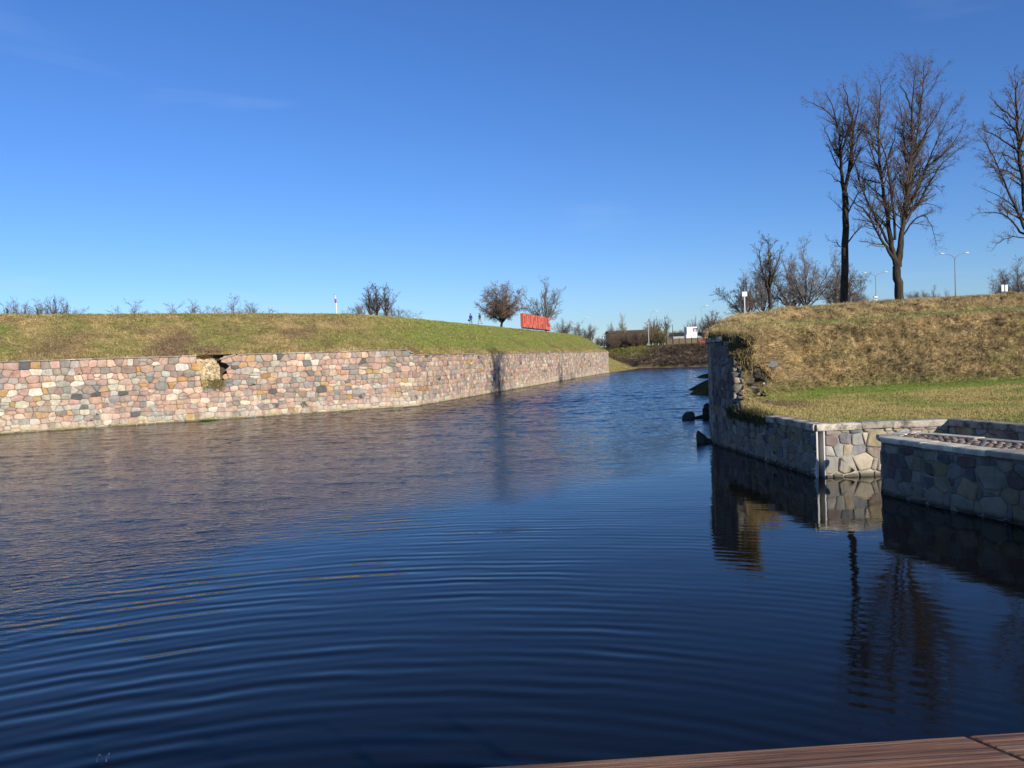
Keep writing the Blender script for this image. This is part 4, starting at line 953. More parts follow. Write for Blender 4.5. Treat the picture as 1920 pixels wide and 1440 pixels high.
def generic(kind, seed):
    """a 10 m tree as lists; kinds: oak, limb, slim, birch, bush"""
    rs = np.random.RandomState(seed); T = Tree(seed, {'oak': .0, 'limb': .07, 'slim': .4, 'birch': .3, 'bush': .3}[kind], .012)
    if kind == 'bush':
        for i in range(24):
            a = rs.uniform(0, 6.28); r = rs.uniform(0, 1.8); d = np.array([math.cos(a)*r*2.2, math.sin(a)*r*2.2, 9-r*1.5])
            P = [np.array([math.cos(a)*r*.7, math.sin(a)*r*.7, 0])+d*t+np.r_[rs.normal(0, .15, 2), 0]*t*3 for t in np.linspace(0, 1, 6)]
            T.limb(P, np.linspace(.06, .02, 6), 0, 3.2, .26, 2, 55, start=.08)
        return T
    th = {'oak': 1.8, 'limb': 2.6, 'slim': 4.5, 'birch': 3.0}[kind]
    top = np.array([rs.uniform(-.3, .3), rs.uniform(-.3, .3), th])
    nl = {'oak': 14, 'limb': 8, 'slim': 4, 'birch': 3}[kind]
    tr = {'oak': .32, 'limb': .22, 'slim': .19, 'birch': .14}[kind]
    T.put(np.array([np.zeros(3), top*.35+rs.normal(0, .05, 3)*[1, 1, 0], top*.7, top]), np.array([tr*1.2, tr, tr*.9, tr*.8]), True)
    if kind in ('limb', 'slim', 'birch'):     # leader
        P = [top+(np.array([0, 0, 9.8-th]))*t+np.r_[rs.normal(0, .12, 2), 0]*min(1, 3*t) for t in np.linspace(0, 1, 8)]
        T.limb(P, np.linspace(tr*.72, .02, 8), 0, 4.2 if kind != 'limb' else 3.2, .42 if kind != 'slim' else .32, 3, 55 if kind != 'slim' else 40, start=.08)
    if kind == 'oak':
        for i in range(26):
            a = i*2.399+rs.uniform(-.2, .2); h_ = (i+.5)/26; z_ = 2.6+7.3*h_**.8; q = min(1, (z_-1.2)/3.4); rr_ = 6.4*math.sqrt(max(.02, 1-((z_-3.4)/6.6)**2 if z_ > 3.4 else q))*rs.uniform(.86, 1.03)
            e_ = np.array([math.cos(a)*rr_, math.sin(a)*rr_, z_]); st = top*rs.uniform(.6, 1.0); m = 7; P = [st]
            mid = st+(e_-st)*.45+np.array([0, 0, .5])+rs.normal(0, .25, 3)
            for k in range(1, m+1): t = k/m; P.append((1-t)**2*st+2*t*(1-t)*mid+t*t*e_+rs.normal(0, .05, 3))
            T.limb(P, np.linspace(tr*.36, .02, m+1), 0, 4.6, .27, 3, 66, start=.25)
        return T
    for i in range(nl):
        a = 6.283*i/nl+rs.uniform(-.3, .3); el_ = R({'oak': rs.uniform(10, 78), 'limb': rs.uniform(38, 70), 'slim': rs.uniform(68, 80), 'birch': rs.uniform(60, 75)}[kind])
        L_ = {'oak': 7.2, 'limb': 6.6, 'slim': 4.8, 'birch': 5.2}[kind]*rs.uniform(.85, 1.1)
        d = np.array([math.cos(a)*math.cos(el_), math.sin(a)*math.cos(el_), math.sin(el_)]); P = [top*rs.uniform(.75, 1)]; m = 7
        for k in range(m):
            d = d+rs.normal(0, .10, 3)+np.array([0, 0, .05 if kind == 'oak' else .08]); d /= np.linalg.norm(d); P.append(P[-1]+d*L_/m)
        T.limb(P, np.linspace(tr*.42, .02, m+1), 0, 3.2, .40, 3, 60, start=.12)
    return T
def mk_proto(kind, seed, mt, mc, leaves=None):
    T = generic(kind, seed); root = bpy.data.objects.new('proto', None); COL.objects.link(root)
    o = T.build(root, mt, mc, (5, 3))
    if leaves: o.append(leaf_bits(T.tips, root, leaves[0], leaves[1], leaves[2], seed, M_dryleaf, .25))
    return root, o
PRO = {}
def proto(key, *a):
    if key not in PRO: PRO[key] = mk_proto(*a)
    return PRO[key]
USED = set()
def plant(key, px, pyb, pyt, dist, zb, label, name='bare_tree', cat='tree', group=None, wid=1., rz=None):
    """copy a tree so that it stands at its distance with its real height"""
    root, parts = PRO[key]; b = D(px, pyb, dist); t = D(px, pyt, dist)
    H_ = t[2]-zb; s = H_/9.9
    r = bpy.data.objects.new(name, None); COL.objects.link(r); r.location = (b[0], b[1], zb); r.scale = (s*wid, s*wid, s)
    r.rotation_euler = (0, 0, rz if rz is not None else (px*1.7) % 6.28)
    for c in parts:
        q = c.copy(); COL.objects.link(q); q.parent = r; q.name = c.name.split('.')[0]
    return tag(r, label, cat, group)
proto('oak', 'oak', 11, M_bark, M_redtwig, ((.26, .18, .12), .06, 1))
proto('oak2', 'oak', 12, M_bark, M_redtwig)
proto('limb', 'limb', 13, M_bark, M_fartwig)
proto('limb2', 'limb', 19, M_bark, M_redtwig)
proto('slim', 'slim', 14, M_bark, M_twig)
proto('birch', 'birch', 15, M_birch, M_paletwig, ((.42, .40, .24), .05, 2))
proto('bush', 'bush', 16, M_bark, M_redtwig, ((.26, .19, .125), .07, 1))
proto('bush2', 'bush', 17, M_bark, M_tantwig, ((.34, .27, .12), .07, 1))
gA = 'trees behind the left rampart'
plant('oak', 940, 608, 534, 150, 9.95, 'wide round brown-leaved tree behind the two walkers', group=gA, wid=.93)
plant('limb', 1023, 612, 531, 190, 9.0, 'taller pointed bare tree behind the red letters', group=gA, wid=.9)
plant('limb2', 1056, 614, 600, 260, 8.6, 'small bare tree right of the red letters', group=gA, wid=1.2)
plant('limb', 1088, 625, 607, 300, 7.6, 'flat topped small bare tree just right of the slope shoulder', group=gA, wid=1.5)
plant('limb2', 1108, 635, 609, 300, 7.6, 'small dark bare tree nearest the blue road sign', group=gA, wid=.8)
plant('slim', 693, 590, 538, 150, 9.5, 'left one of the three tall bare trees in the clump near the mast', group=gA, wid=1.4)
plant('slim', 708, 590, 536, 155, 9.5, 'middle one, with the thickest trunk, of the three tall bare trees near the mast', group=gA, wid=1.5, rz=1)
plant('slim', 725, 590, 538, 150, 9.5, 'right one of the three tall bare trees in the clump near the mast', group=gA, wid=1.4, rz=2.4)
plant('bush', 675, 590, 566, 150, 9.5, 'low reddish bush at the left foot of the three tall trees', 'bush', 'bush', gA, 1.3)
plant('bush', 741, 594, 573, 150, 9.3, 'low reddish bush at the right foot of the three tall trees', 'bush', 'bush', gA, 1.6, 2.)
plant('limb', 437, 590, 564, 200, 9, 'rounded bare treetop showing alone above the middle of the crest', group=gA, wid=1.3)
plant('limb2', 366, 590, 570, 220, 9, 'faint bare treetop left of the rounded lone one above the crest', group=gA, wid=1.3)
plant('limb', 331, 590, 578, 260, 9, 'tiny bare treetop barely above the crest', group=gA, wid=1.4)
plant('limb2', 476, 590, 577, 240, 9, 'low bare treetop just right of the rounded lone one', group=gA, wid=1.6)
plant('limb', 248, 590, 573, 200, 9, 'small bare treetop above the crest over the left part of the wall', group=gA, wid=1.3)
for i, (px, pt_, wd, k, lb) in enumerate([(8, 574, 1., 'limb', 'low bare treetop at the left edge of the view left of the leaning posts'), (30, 566, .8, 'limb2', 'bare treetop between the two leaning posts'), (47, 571, .8, 'slim', 'thin bare treetop just left of the second leaning post'),
        (80, 570, .9, 'limb', 'bare treetop immediately right of the second leaning post'), (91, 566, .8, 'limb2', 'bare treetop second to the right of the second leaning post'), (103, 561, .8, 'slim', 'tallest bare treetop in the group right of the leaning posts'),
        (118, 569, .9, 'limb', 'bare treetop right of the tallest in the left group'), (127, 571, .7, 'slim', 'last thin treetop at the right end of the left group')]):
    plant(k, px, 590, pt_, 170+i*4, 9.2, lb, group='treetops beyond the crest at far left', wid=wd*1.1)
gB = 'trees behind the right rampart'
plant('limb2', 1400, 588, 515, 118, 7.0, 'round bare tree at the left end of the row behind the right rampart', group=gB, wid=1.0)
plant('slim', 1446, 583, 447, 112, 7.2, 'tall thin bare tree poking out of the row behind the white square sign', group=gB, wid=1.25, rz=.4)
plant('limb', 1430, 583, 488, 122, 7.2, 'bare tree of middle height just left of the tall thin one', group=gB, wid=.75)
plant('limb', 1512, 577, 459, 118, 7.4, 'broad bare tree with sunlit yellowish limbs in the middle of the row', group=gB, wid=.8, rz=2.2)
plant('limb2', 1490, 578, 489, 128, 7.4, 'dense bare tree left of the broad sunlit one', group=gB, wid=.85, rz=.8)
plant('limb2', 1566, 573, 491, 124, 7.6, 'bare tree seen just left of the slim near trunk', group=gB, wid=.85, rz=4.)
plant('limb', 1594, 570, 506, 126, 7.6, 'bare tree seen just right of the slim near trunk', group=gB, wid=.8, rz=5.)
plant('bush', 1607, 571, 545, 130, 7.6, 'brown bush at the right end of the row by the slim near trunk', 'bush', 'bush', gB, 1.1)
plant('bush2', 1625, 570, 555, 140, 7.6, 'pale low bush left of the camera mast', 'bush', 'bush', gB, 1.)
plant('bush', 1712, 566, 544, 130, 7.9, 'reddish bare bush right of the forked tree trunk', 'bush', 'bush', gB, 1.1)
plant('bush', 1728, 565, 542, 132, 7.9, 'reddish bare bush second from the forked tree trunk', 'bush', 'bush', gB, 1., 2.)
plant('limb', 1752, 562, 541, 140, 8., 'little greyish bare tree standing left of the near lamp post', group=gB, wid=.8)
plant('limb', 1908, 560, 492, 120, 8.2, 'wide bare tree behind the two white sign panels', group=gB, wid=1.1, rz=1.)
plant('limb2', 1878, 560, 512, 128, 8.2, 'lower bare tree left of the two white sign panels', group=gB, wid=.8)
gC = 'trees and bushes on the far bank'
plant('birch', 1170, 645, 595, 275, 7.1, 'pale birch with a whitish trunk in front of the brown shed', 'birch_tree', 'tree', gC, .8)
plant('limb2', 1147, 647, 606, 300, 7.1, 'dark tree at the left end of the brown shed', group=gC, wid=.6)
plant('oak2', 1222, 642, 599, 300, 7.1, 'reddish brown tree behind the concrete lamp pole', group=gC, wid=.55)
plant('limb2', 1233, 642, 596, 300, 7.1, 'grey tree right behind the reddish one by the concrete pole', group=gC, wid=.45)
plant('slim', 1250, 641, 594, 300, 7.1, 'narrow pyramidal tree between the concrete pole and the dark pole', group=gC, wid=1.3)
plant('limb2', 1305, 637, 596, 330, 7.1, 'bare tree behind the white signboard building', group=gC, wid=.6)
plant('limb', 1290, 637, 605, 340, 7.1, 'fainter bare tree left of the one behind the white building', group=gC, wid=.6)
plant('oak2', 1338, 636, 584, 300, 7.0, 'big dense dark tree right of the white building', group=gC, wid=.62, rz=.5)
plant('oak2', 1324, 637, 596, 300, 7.0, 'dense dark bush-like tree touching the white building on its right', group=gC, wid=.5, rz=2.5)
for i, (px, pt_, k, wd, lb) in enumerate([(1150, 620, 'bush', 2., 'brown bush at the left end of the shed'), (1163, 618, 'bush', 1.8, 'brown bush beside the birch trunk'), (1180, 620, 'bush', 2., 'brown bush right of the birch'),
      (1194, 619, 'bush', 1.9, 'brown bush in front of the middle of the shed'), (1208, 617, 'bush', 1.8, 'brown bush just left of the concrete pole'), (1222, 614, 'bush2', 1.8, 'olive bush right of the concrete pole'),
      (1233, 613, 'bush2', 1.8, 'biggest olive bush beside the brown fence'), (1243, 618, 'bush2', 1.6, 'olive bush touching the start of the fence'), (1120, 632, 'bush', 2., 'dark bush around the blue road sign'), (1132, 634, 'bush', 1.8, 'dark bush right of the blue road sign'),
      (1272, 618, 'bush', 1.6, 'thin bush behind the grey-roofed sheds'), (1283, 616, 'bush', 1.5, 'thin bush left of the white building')]):
    plant(k, px, 645, pt_, 268+(i % 3)*6 if i < 10 else 330, 7.0, lb, 'bush', 'bush', gC, wd)
for k in PRO:
    for c in PRO[k][1]: bpy.data.objects.remove(c)
    bpy.data.objects.remove(PRO[k][0])

# ------------------------------------------------------------------ far buildings
def wbox(px0, px1, pyt, dist, zb, depth, name, mat, parent=None, rel=0):
    a = D(px0, pyt, dist+rel); b = D(px1, pyt, dist+rel); mb = MB(); h = a[2]-zb
    mb.box(((a[0]+b[0])/2, dist+rel+depth/2, zb+h/2), (b[0]-a[0], depth, h)); return mb, (a[0], b[0], zb, a[2])
M_shed = simple('brown_shed_boards', (.15, .105, .07), .9, .25, 1.5); M_roof = simple('dark_roof', (.05, .045, .045), .9, .25, 2)
M_white = simple('white_panel', (.82, .82, .80), .6, .04, 1); M_red = simple('sign_red', (.45, .08, .10), .5, .1); M_blue = simple('sign_blue', (.02, .06, .30), .5, .1)
M_grey = simple('grey_metal', (.35, .35, .35), .5, .15, 3, .3); M_fence = simple('brown_fence_boards', (.17, .12, .07), .9, .3, 2)
M_asphalt = simple('asphalt', (.05, .05, .05), .9, .2, 2)
sh = empty('shed', tuple(D(1175, 645, 292)*[1, 1, 0]+[0, 0, 7]), 'long dark brown shed behind the birch on the far bank', 'shed')
mb, e_ = wbox(1143, 1212, 625, 290, 6.8, 12, 'wall', M_shed); setp(mb.build('wall', M_shed), sh)
rf = MB(); x0_, x1_, _, zt_ = e_; rf.add([(x0_-.5, 289.5, zt_), (x1_+.5, 289.5, zt_), (x1_+.5, 302.5, zt_), (x0_-.5, 302.5, zt_), (x0_-.5, 296, zt_+1.0), (x1_+.5, 296, zt_+1.0)], [(0, 1, 5, 4), (3, 4, 5, 2), (0, 4, 3), (1, 2, 5), (0, 3, 2, 1)]); setp(rf.build('roof', M_shed), sh)
bd = empty('signboard_building', tuple(D(1298, 640, 285)*[1, 1, 0]+[0, 0, 7]), 'white boxy building with a red and blue emblem high on its front', 'building')
a = D(1287.5, 613, 285); b = D(1307, 613, 285); zz = D(1298, 636, 285)[2]
mb = MB(); mb.box(((a[0]+b[0])/2, 287, (a[2]+zz)/2), (b[0]-a[0], 4, a[2]-zz)); 
zl = D(1298, 627, 285)[2]; mb.box(((a[0]+b[0])/2, 287, (zz+6.8)/2-.0), (b[0]-a[0]-.6, 3.6, zz-6.8)); setp(mb.build('wall', M_white), bd)
mb = MB(); mb.box((a[0]-.13, 286.6, (zl+6.8)/2), (.3, 3, zl-6.8)); setp(mb.build('side_annex', M_white), bd)
def sgn(px0, py0, px1, py1, mat, nm, off_):
    p = D(px0, py0, 285); q = D(px1, py1, 285); mb = MB(); mb.box(((p[0]+q[0])/2, 285-off_, (p[2]+q[2])/2), (abs(q[0]-p[0]), .1, abs(p[2]-q[2]))); return mb
k = sgn(1299.3, 615.3, 1301.2, 621.5, M_red, 'r', .05); k2 = sgn(1301.2, 615.3, 1302.6, 616.6, M_red, 'r', .05); k.add(k2.V, k2.F); k2 = sgn(1301.2, 620.3, 1302.4, 621.5, M_red, 'r', .05); k.add(k2.V, k2.F); setp(k.build('red_emblem', M_red), bd)
k = sgn(1302.6, 615.3, 1307, 616.8, M_blue, 'b', .05); k2 = sgn(1305.2, 616.8, 1307, 618.6, M_blue, 'b', .05); k.add(k2.V, k2.F); k2 = sgn(1304, 619.6, 1307, 621.5, M_blue, 'b', .05); k.add(k2.V, k2.F); k2 = sgn(1301.8, 617.2, 1303.6, 618.2, M_blue, 'b', .05); k.add(k2.V, k2.F); setp(k.build('blue_emblem', M_blue), bd)
for (p0_, p1_, pt_, pr_, lb, dd) in ((1262, 1287, 630, 624, 'low grey shed with a dark roof left of the white building', 300), (1308, 1320, 628.5, 623, 'low grey shed with a dark roof right of the white building', 300)):
    h_ = empty('shed', tuple(D((p0_+p1_)/2, 640, dd)*[1, 1, 0]+[0, 0, 7]), lb, 'shed')
    mb, e_ = wbox(p0_, p1_, pt_, dd, 6.8, 8, 'wall', M_grey); setp(mb.build('wall', M_grey), h_)
    zr = D(p0_, pr_, dd)[2]; x0_, x1_, _, zt_ = e_; rf = MB(); rf.add([(x0_-.3, dd-.5, zt_), (x1_+.3, dd-.5, zt_), (x1_+.3, dd+8.5, zt_), (x0_-.3, dd+8.5, zt_), (x0_-.3, dd+4, zr), (x1_+.3, dd+4, zr)], [(0, 1, 5, 4), (3, 4, 5, 2), (0, 4, 3), (1, 2, 5), (0, 3, 2, 1)]); setp(rf.build('roof', M_roof), h_)
fe = empty('fence', tuple(D(1290, 640, 272)*[1, 1, 0]+[0, 0, 7]), 'brown board fence along the far bank below the white building', 'fence')
pn = MB(); xa, xb = D(1250, 640, 272)[0], D(1332, 640, 272)[0]; zt_ = D(1290, 634, 272)[2]
x = xa; i = 0
while x < xb:
    pn.box((x+.1, 272, (6.9+zt_)/2), (.185, .04, zt_-6.9+.05*((i*7) % 3))); x += .2; i += 1
for k in range(8): ps = MB(); ps.box((xa+(xb-xa)*k/7, 271.9, (6.9+zt_)/2+.1), (.14, .14, zt_-6.8+.3)); setp(ps.build('post', M_roof), fe)
setp(pn.build('boards', M_fence), fe)
# parked car, reddish, at the end of the fence
def car(loc, sc__, col, label):
    r = empty('parked_car', loc, label, 'car'); mb = MB()
    prof = [(-2.1, .35), (-2.1, .8), (-1.7, .95), (-1.2, 1.0), (-.7, 1.42), (.7, 1.42), (1.3, 1.0), (2.0, .9), (2.15, .6), (2.15, .35)]
    n = len(prof); V = [(x, -.8, z) for x, z in prof]+[(x, .8, z) for x, z in prof]
    mb.add(V, [list(range(n))[::-1], list(range(n, 2*n))]+[[i, (i+1) % n, (i+1) % n+n, i+n] for i in range(n)])
    b = mb.build('body', simple('car_paint', col, .3, .05), r, bevel=.06)
    wn = MB(); wn.add([(-1.05, -.815, 1.02), (1.12, -.815, 1.02), (.62, -.815, 1.36), (-.62, -.815, 1.36)], [(0, 1, 2, 3)]); wn.build('window', simple('car_glass', (.02, .025, .03), .1, .1), r)
    for x in (-1.3, 1.35):
        for y in (-.75, .75):
            t = MB(); t.tube([(x, y-.1, .33), (x, y+.1, .33)], .33, 14); t.build('wheel', M_roof, r)
    return r
car(tuple(D(1322, 634, 268)*[1, 1, 0]+[0, 0, 6.85]), 1, (.42, .05, .05), 'red car mostly hidden beyond the fence near the bastion corner')

# ------------------------------------------------------------------ lamps, poles, signs
M_pole = simple('galvanised_pole', (.30, .31, .32), .5, .15, 4, .4); M_conc = simple('concrete_pole', (.46, .43, .38), .9, .1, 2); M_lampw = simple('lamp_shell', (.70, .70, .68), .4, .05, 2)
M_dpole = simple('dark_pole', (.04, .045, .05), .6, .2, 2)
def head(mb, p, d, s=1.):
    """flattened tapering lantern shell"""
    a = math.atan2(d[1], d[0]); c, s_ = math.cos(a), math.sin(a); V = []
    for x, w_, h in ((0, .07, .05), (.25, .15, .09), (.6, .17, .10), (.82, .06, .04)):
        for k in range(8):
            q = 6.283*k/8; y = w_*math.cos(q); z = h*math.sin(q); V.append((p[0]+(x*c-y*s_)*s, p[1]+(x*s_+y*c)*s, p[2]+(z+x*.12)*s))
    F = [[i*8+k, i*8+(k+1) % 8, (i+1)*8+(k+1) % 8, (i+1)*8+k] for i in range(3) for k in range(8)]+[list(range(8))[::-1], list(range(24, 32))]
    mb.add(V, F)
def lamp(px, pyb, pyt, dist, zb, arms, label, reach=1.9, mat=None, r=.07, hs=1.25, rise=.55):
    b = D(px, pyb, dist); t = D(px, pyt, dist); h = t[2]-zb
    root = empty('street_lamp', (b[0], b[1], zb), label, 'street lamp', 'street lamps beyond the ramparts')
    mb = MB(); mb.tube([(0, 0, 0), (0, 0, 1.6), (0, 0, 1.65), (0, 0, h-rise)], [r*1.35, r*1.3, r, r*.7], 8); mb.build('pole', mat or M_pole, root)
    for (dx, dy) in arms:
        am = MB(); am.tube([(0, 0, h-rise), (dx*.12*reach, dy*.12*reach, h-rise*.6), (dx*.4*reach, dy*.4*reach, h-rise*.3), (dx*reach, dy*reach, h-.06)], r*.5, 6); ao = am.build('arm', mat or M_pole, root)
        hd = MB(); head(hd, (dx*reach, dy*reach, h-.06), (dx, dy), hs); hd.build('lantern', M_lampw, ao, smooth=True)
    return root
lamp(1792, 557, 474, 92, 8.3, [(-1, .0), (.98, .15)], 'near double-armed street lamp right of the forked tree', 1.15, hs=.75, rise=.75)
lamp(1643, 570, 510, 120, 7.7, [(-1, 0), (.98, .1)], 'smaller double-armed street lamp between the two big trees', 1.25, hs=.8, rise=.8)
lamp(1222, 641, 584, 330, 7, [(.9, .1)], 'very tall single lamp whose white head floats above the reddish tree', 1.4, r=.06, hs=2.0)
lamp(1316, 637, 574, 330, 7, [(.9, .1)], 'tall thin single lamp rising above the white building', 1.4, r=.07, hs=2.2)
lamp(1093, 625, 597, 300, 7.4, [(.9, .1)], 'thin lamp above the shoulder of the left rampart, the farther right of two', 1.2, r=.035, hs=1.7)
lamp(1068, 620, 605, 300, 7.6, [(.9, .1)], 'thin lamp above the shoulder of the left rampart, closest to the red letters', 1.2, r=.035, hs=1.9)
lamp(1262, 641, 608.5, 262, 7, [(-.9, 0)], 'dark lamp pole with a small white head in front of the sheds', .3, M_dpole, .12, 1.2, .1)
lamp(1219, 641, 607, 275, 7, [(-.9, 0)], 'short pale lamp just right of the concrete pole', .4, M_conc, .06, 1.2, .3)
lamp(1459, 583, 522.5+22, 125, 7.4, [(-.9, 0)], 'white lamp head glimpsed low behind the tall thin tree', .5, hs=.8)
lamp(1551, 577, 538, 125, 7.4, [(.9, 0)], 'white lamp head glimpsed left of the slim near trunk', .5, hs=.9)
pb_ = D(1216.5, 645, 258); pt2 = D(1215, 601, 258); mb = MB(); mb.tube([(0, 0, 0), (0, 0, pt2[2]-6.9)], [.15, .11], 10)
o = mb.build('utility_pole', M_conc); o.location = (pb_[0], pb_[1], 6.9); tag(o, 'pale concrete pole standing on the far bank in front of the shed', 'pole')
# signs
def sign(name, px, py0, py1, wpx, dist, zb, matp, matpole, label, pyb=None, rr_=.035):
    a = D(px, py0, dist); b = D(px, py1, dist); r = empty(name, (a[0], dist, zb), label, 'sign'); w_ = wpx*dist/1550
    mb = MB(); mb.box((0, -.06, (a[2]+b[2])/2-zb), (w_, .04, a[2]-b[2])); mb.build('panel', matp, r, bevel=.01)
    mb = MB(); mb.tube([(0, 0, 0), (0, 0, a[2]-zb)], rr_, 8); mb.build('post', matpole, r); return r
sign('road_sign', 1395.5, 547, 556, 9.5, 66, 7.0, M_white, M_white, 'white square sign on a thin white post at the left end of the crest', rr_=.045)
r_ = sign('road_sign', 1131, 630.5, 635.5, 5, 250, 6.9, M_blue, M_pole, 'small blue road sign with a white mark beside the left rampart nose')
a = D(1130.8, 633, 250); mb = MB(); mb.box((0, -.1, a[2]-6.9), (.35, .02, .5)); mb.build('white_mark', M_white, r_)
M_navy = simple('navy_panel', (.02, .03, .08), .6, .1)
for px, lb in ((1879.5, 'left of two white sign panels above navy boards at the right horizon'), (1886.5, 'right of two white sign panels above navy boards at the right horizon')):
    r_ = sign('sign_board', px, 534, 546.5, 5.0, 95, 8.3, M_white, M_white, lb)
    a = D(px, 547, 95); b = D(px, 552.5, 95); mb = MB(); mb.box((0, -.05, (a[2]+b[2])/2-8.3), (.42, .04, a[2]-b[2])); mb.build('navy_board', M_navy, r_)
# camera mast (white boxes)
a = D(1641, 557, 118); mb = MB(); r_ = empty('camera_mast', (a[0], 118, 7.6), 'thin mast carrying small white boxes right of the slim tree', 'mast')
mb.tube([(0, 0, 0), (0, 0, a[2]-7.6+.3)], .05, 6); mb.build('mast', M_pole, r_)
for dz in (0, -.45): mb = MB(); mb.box((0, -.1, a[2]-7.6+dz), (.5, .3, .28)); mb.build('white_box', M_lampw, r_, bevel=.03)
# guard rail
a0 = D(1640, 563, 110); a1 = D(1930, 548.5, 110); r_ = empty('guard_rail', (a0[0], a0[1], a0[2]-1), 'thin metal guard rail along the road behind the right rampart', 'railing'); o_ = a0*[1, 1, 1]-[0, 0, 1]
mb = MB()
for hh in (.95, .55): mb = MB(); mb.tube([tuple(a0-o_+[0, 0, hh-.95]), tuple(a1-o_+[0, 0, hh-.95])], .03, 5); mb.build('rail', M_pole, r_)
for k in range(14):
    q = a0+(a1-a0)*k/13-o_; mb = MB(); mb.tube([tuple(q-[0, 0, 1.2]), tuple(q)], .03, 5); mb.build('post', M_pole, r_)
# two leaning posts on the left crest
for px, lb in ((15, 'left of two short leaning dark posts on the crest at far left'), (71, 'right of two short leaning dark posts on the crest at far left')):
    b = D(px, 592, 76); mb = MB(); mb.tube([(0, 0, -.3), (-.07, 0, .35), (-.10, 0, .55), (-.2, .0, .62)], [.07, .065, .06, .05], 7)
    o = mb.build('post', M_dpole); o.location = (b[0]+.05, 76, b[2]+.05); tag(o, lb, 'post', 'leaning posts on the crest')
# mast / chimney far off
b = D(631.5, 600, 620); t_ = D(631.5, 552, 620); h = t_[2]
r_ = empty('tower', (b[0], 620, 0), 'distant white mast with a red band rising above the crest', 'tower')
def zt3(py): return D(631.5, py, 620)[2]
mb = MB(); mb.tube([(0, 0, 0), (0, 0, zt3(568))], [.75, .5], 10); mb.build('shaft', M_white, r_)
mb = MB(); mb.tube([(-.3, 0, zt3(568)), (-.3, 0, zt3(560))], [.7, .7], 10); mb.build('red_band', simple('mast_red', (.5, .06, .08), .6, .1), r_)
mb = MB(); mb.tube([(-.4, 0, zt3(560)), (-.4, 0, zt3(554))], [.5, .35], 8); mb.build('upper_shaft', M_white, r_)
mb = MB(); mb.tube([(-.6, 0, zt3(554)), (-.6, 0, zt3(550.5))], .3, 6); mb.build('antenna', M_pole, r_)

# ------------------------------------------------------------------ red letters
M_letter = simple('coral_red_letters', (.66, .16, .11), .55, .06, .5)
def letter_strokes(ch):
    W_, H_, t = 1.75, 2.5, .5
    B = lambda x0, y0, x1, y1: ([(x0, y0), (x1, y0), (x1, y1), (x0, y1)])
    if ch == 'D': return [B(0, 0, t, H_), [(t, 0), (1.1, 0), (1.75, .6), (1.25, .75), (1., t), (t, t)], [(1.25, .75), (1.75, .6), (1.75, 1.9), (1.25, 1.75)], [(t, H_-t), (1., H_-t), (1.25, 1.75), (1.75, 1.9), (1.1, H_), (t, H_)]]
    if ch == 'A': return [[(0, 0), (t, 0), (1.1, H_), (.65, H_)], [(W_-t, 0), (W_, 0), (1.1, H_), (.65, H_)], B(.5, .6, 1.25, 1.0)]
    if ch == 'U': return [B(0, .5, t, H_), B(W_-t, .5, W_, H_), [(0, .5), (.4, 0), (1.35, 0), (W_, .5), (W_-t, .55), (t, .55)]]
    if ch == 'G': return [[(0, .6), (.5, 0), (W_-.1, 0), (W_, .5), (.7, .5), (t, .7)], B(0, .6, t, 1.9), [(0, 1.9), (t, 1.8), (.7, 2.), (W_-.1, 2.), (W_-.1, H_), (.5, H_)], B(W_-t, .5, W_, 1.3), B(.95, 1., W_-t, 1.3)]
    if ch == 'V': return [[(0, H_), (.65, 0), (1.1, 0), (t, H_)], [(W_-t, H_), (.65, 0), (1.1, 0), (W_, H_)]]
    if ch == 'P': return [B(0, 0, t, H_), [(t, H_-.45), (1.2, H_-.45), (1.25, H_), (t, H_)], B(1.25, 1.3, 1.7, H_), B(t, .95, 1.5, 1.4)]
    if ch == 'I': return [B(.3, 0, .3+t, H_)]
    if ch == 'L': return [B(0, 0, t, H_), B(t, 0, 1.5, .5)]
    if ch == 'S': return [B(0, 0, 1.5, .5), B(1.1, .5, 1.6, 1.1), B(.1, 1.05, 1.5, 1.5), B(0, 1.5, .5, 2.1), B(.1, 2.0, 1.6, H_)]
lb_ = {0: 'first and nearest', 1: 'second', 2: 'third', 3: 'fourth', 4: 'fifth', 5: 'sixth', 6: 'seventh', 7: 'eighth', 8: 'ninth', 9: 'last and farthest'}
pA = D(979, 612, 150)[:2]; pB = D(1028.5, 616, 171.5)[:2]; dl = (pB-pA)/np.linalg.norm(pB-pA); step = np.linalg.norm(pB-pA)/9.6
for i, ch in enumerate('DAUGAVPILS'):
    o_ = pA+dl*step*i; z_ = 9.93
    r_ = empty('letter', (o_[0], o_[1], z_), '%s of the big coral red letters on the rampart, the letter %s' % (lb_[i], ch), 'letter', 'big red letters on the left rampart', math.atan2(dl[1], dl[0])-R(15))
    mb = MB(); dd = .60; s_l = .62
    for j, poly in enumerate(letter_strokes(ch)):
        n = len(poly); e2 = .004*j
        ar = sum(poly[a][0]*poly[(a+1) % n][1]-poly[(a+1) % n][0]*poly[a][1] for a in range(n))
        if ar < 0: poly = poly[::-1]
        mb.add([(x*s_l, -dd/2-e2, z+.15) for x, z in poly]+[(x*s_l, dd/2+e2, z+.15) for x, z in poly], [list(range(n)), list(range(2*n-1, n-1, -1))]+[[k, k+n, (k+1) % n+n, (k+1) % n] for k in range(n)])
    mb.build('letter_body', M_letter, r_)
    for x in (.25, 1.35): mb = MB(); mb.box((x*s_l, 0, 0), (.12, .4, .22)); mb.build('foot', M_dpole, r_)

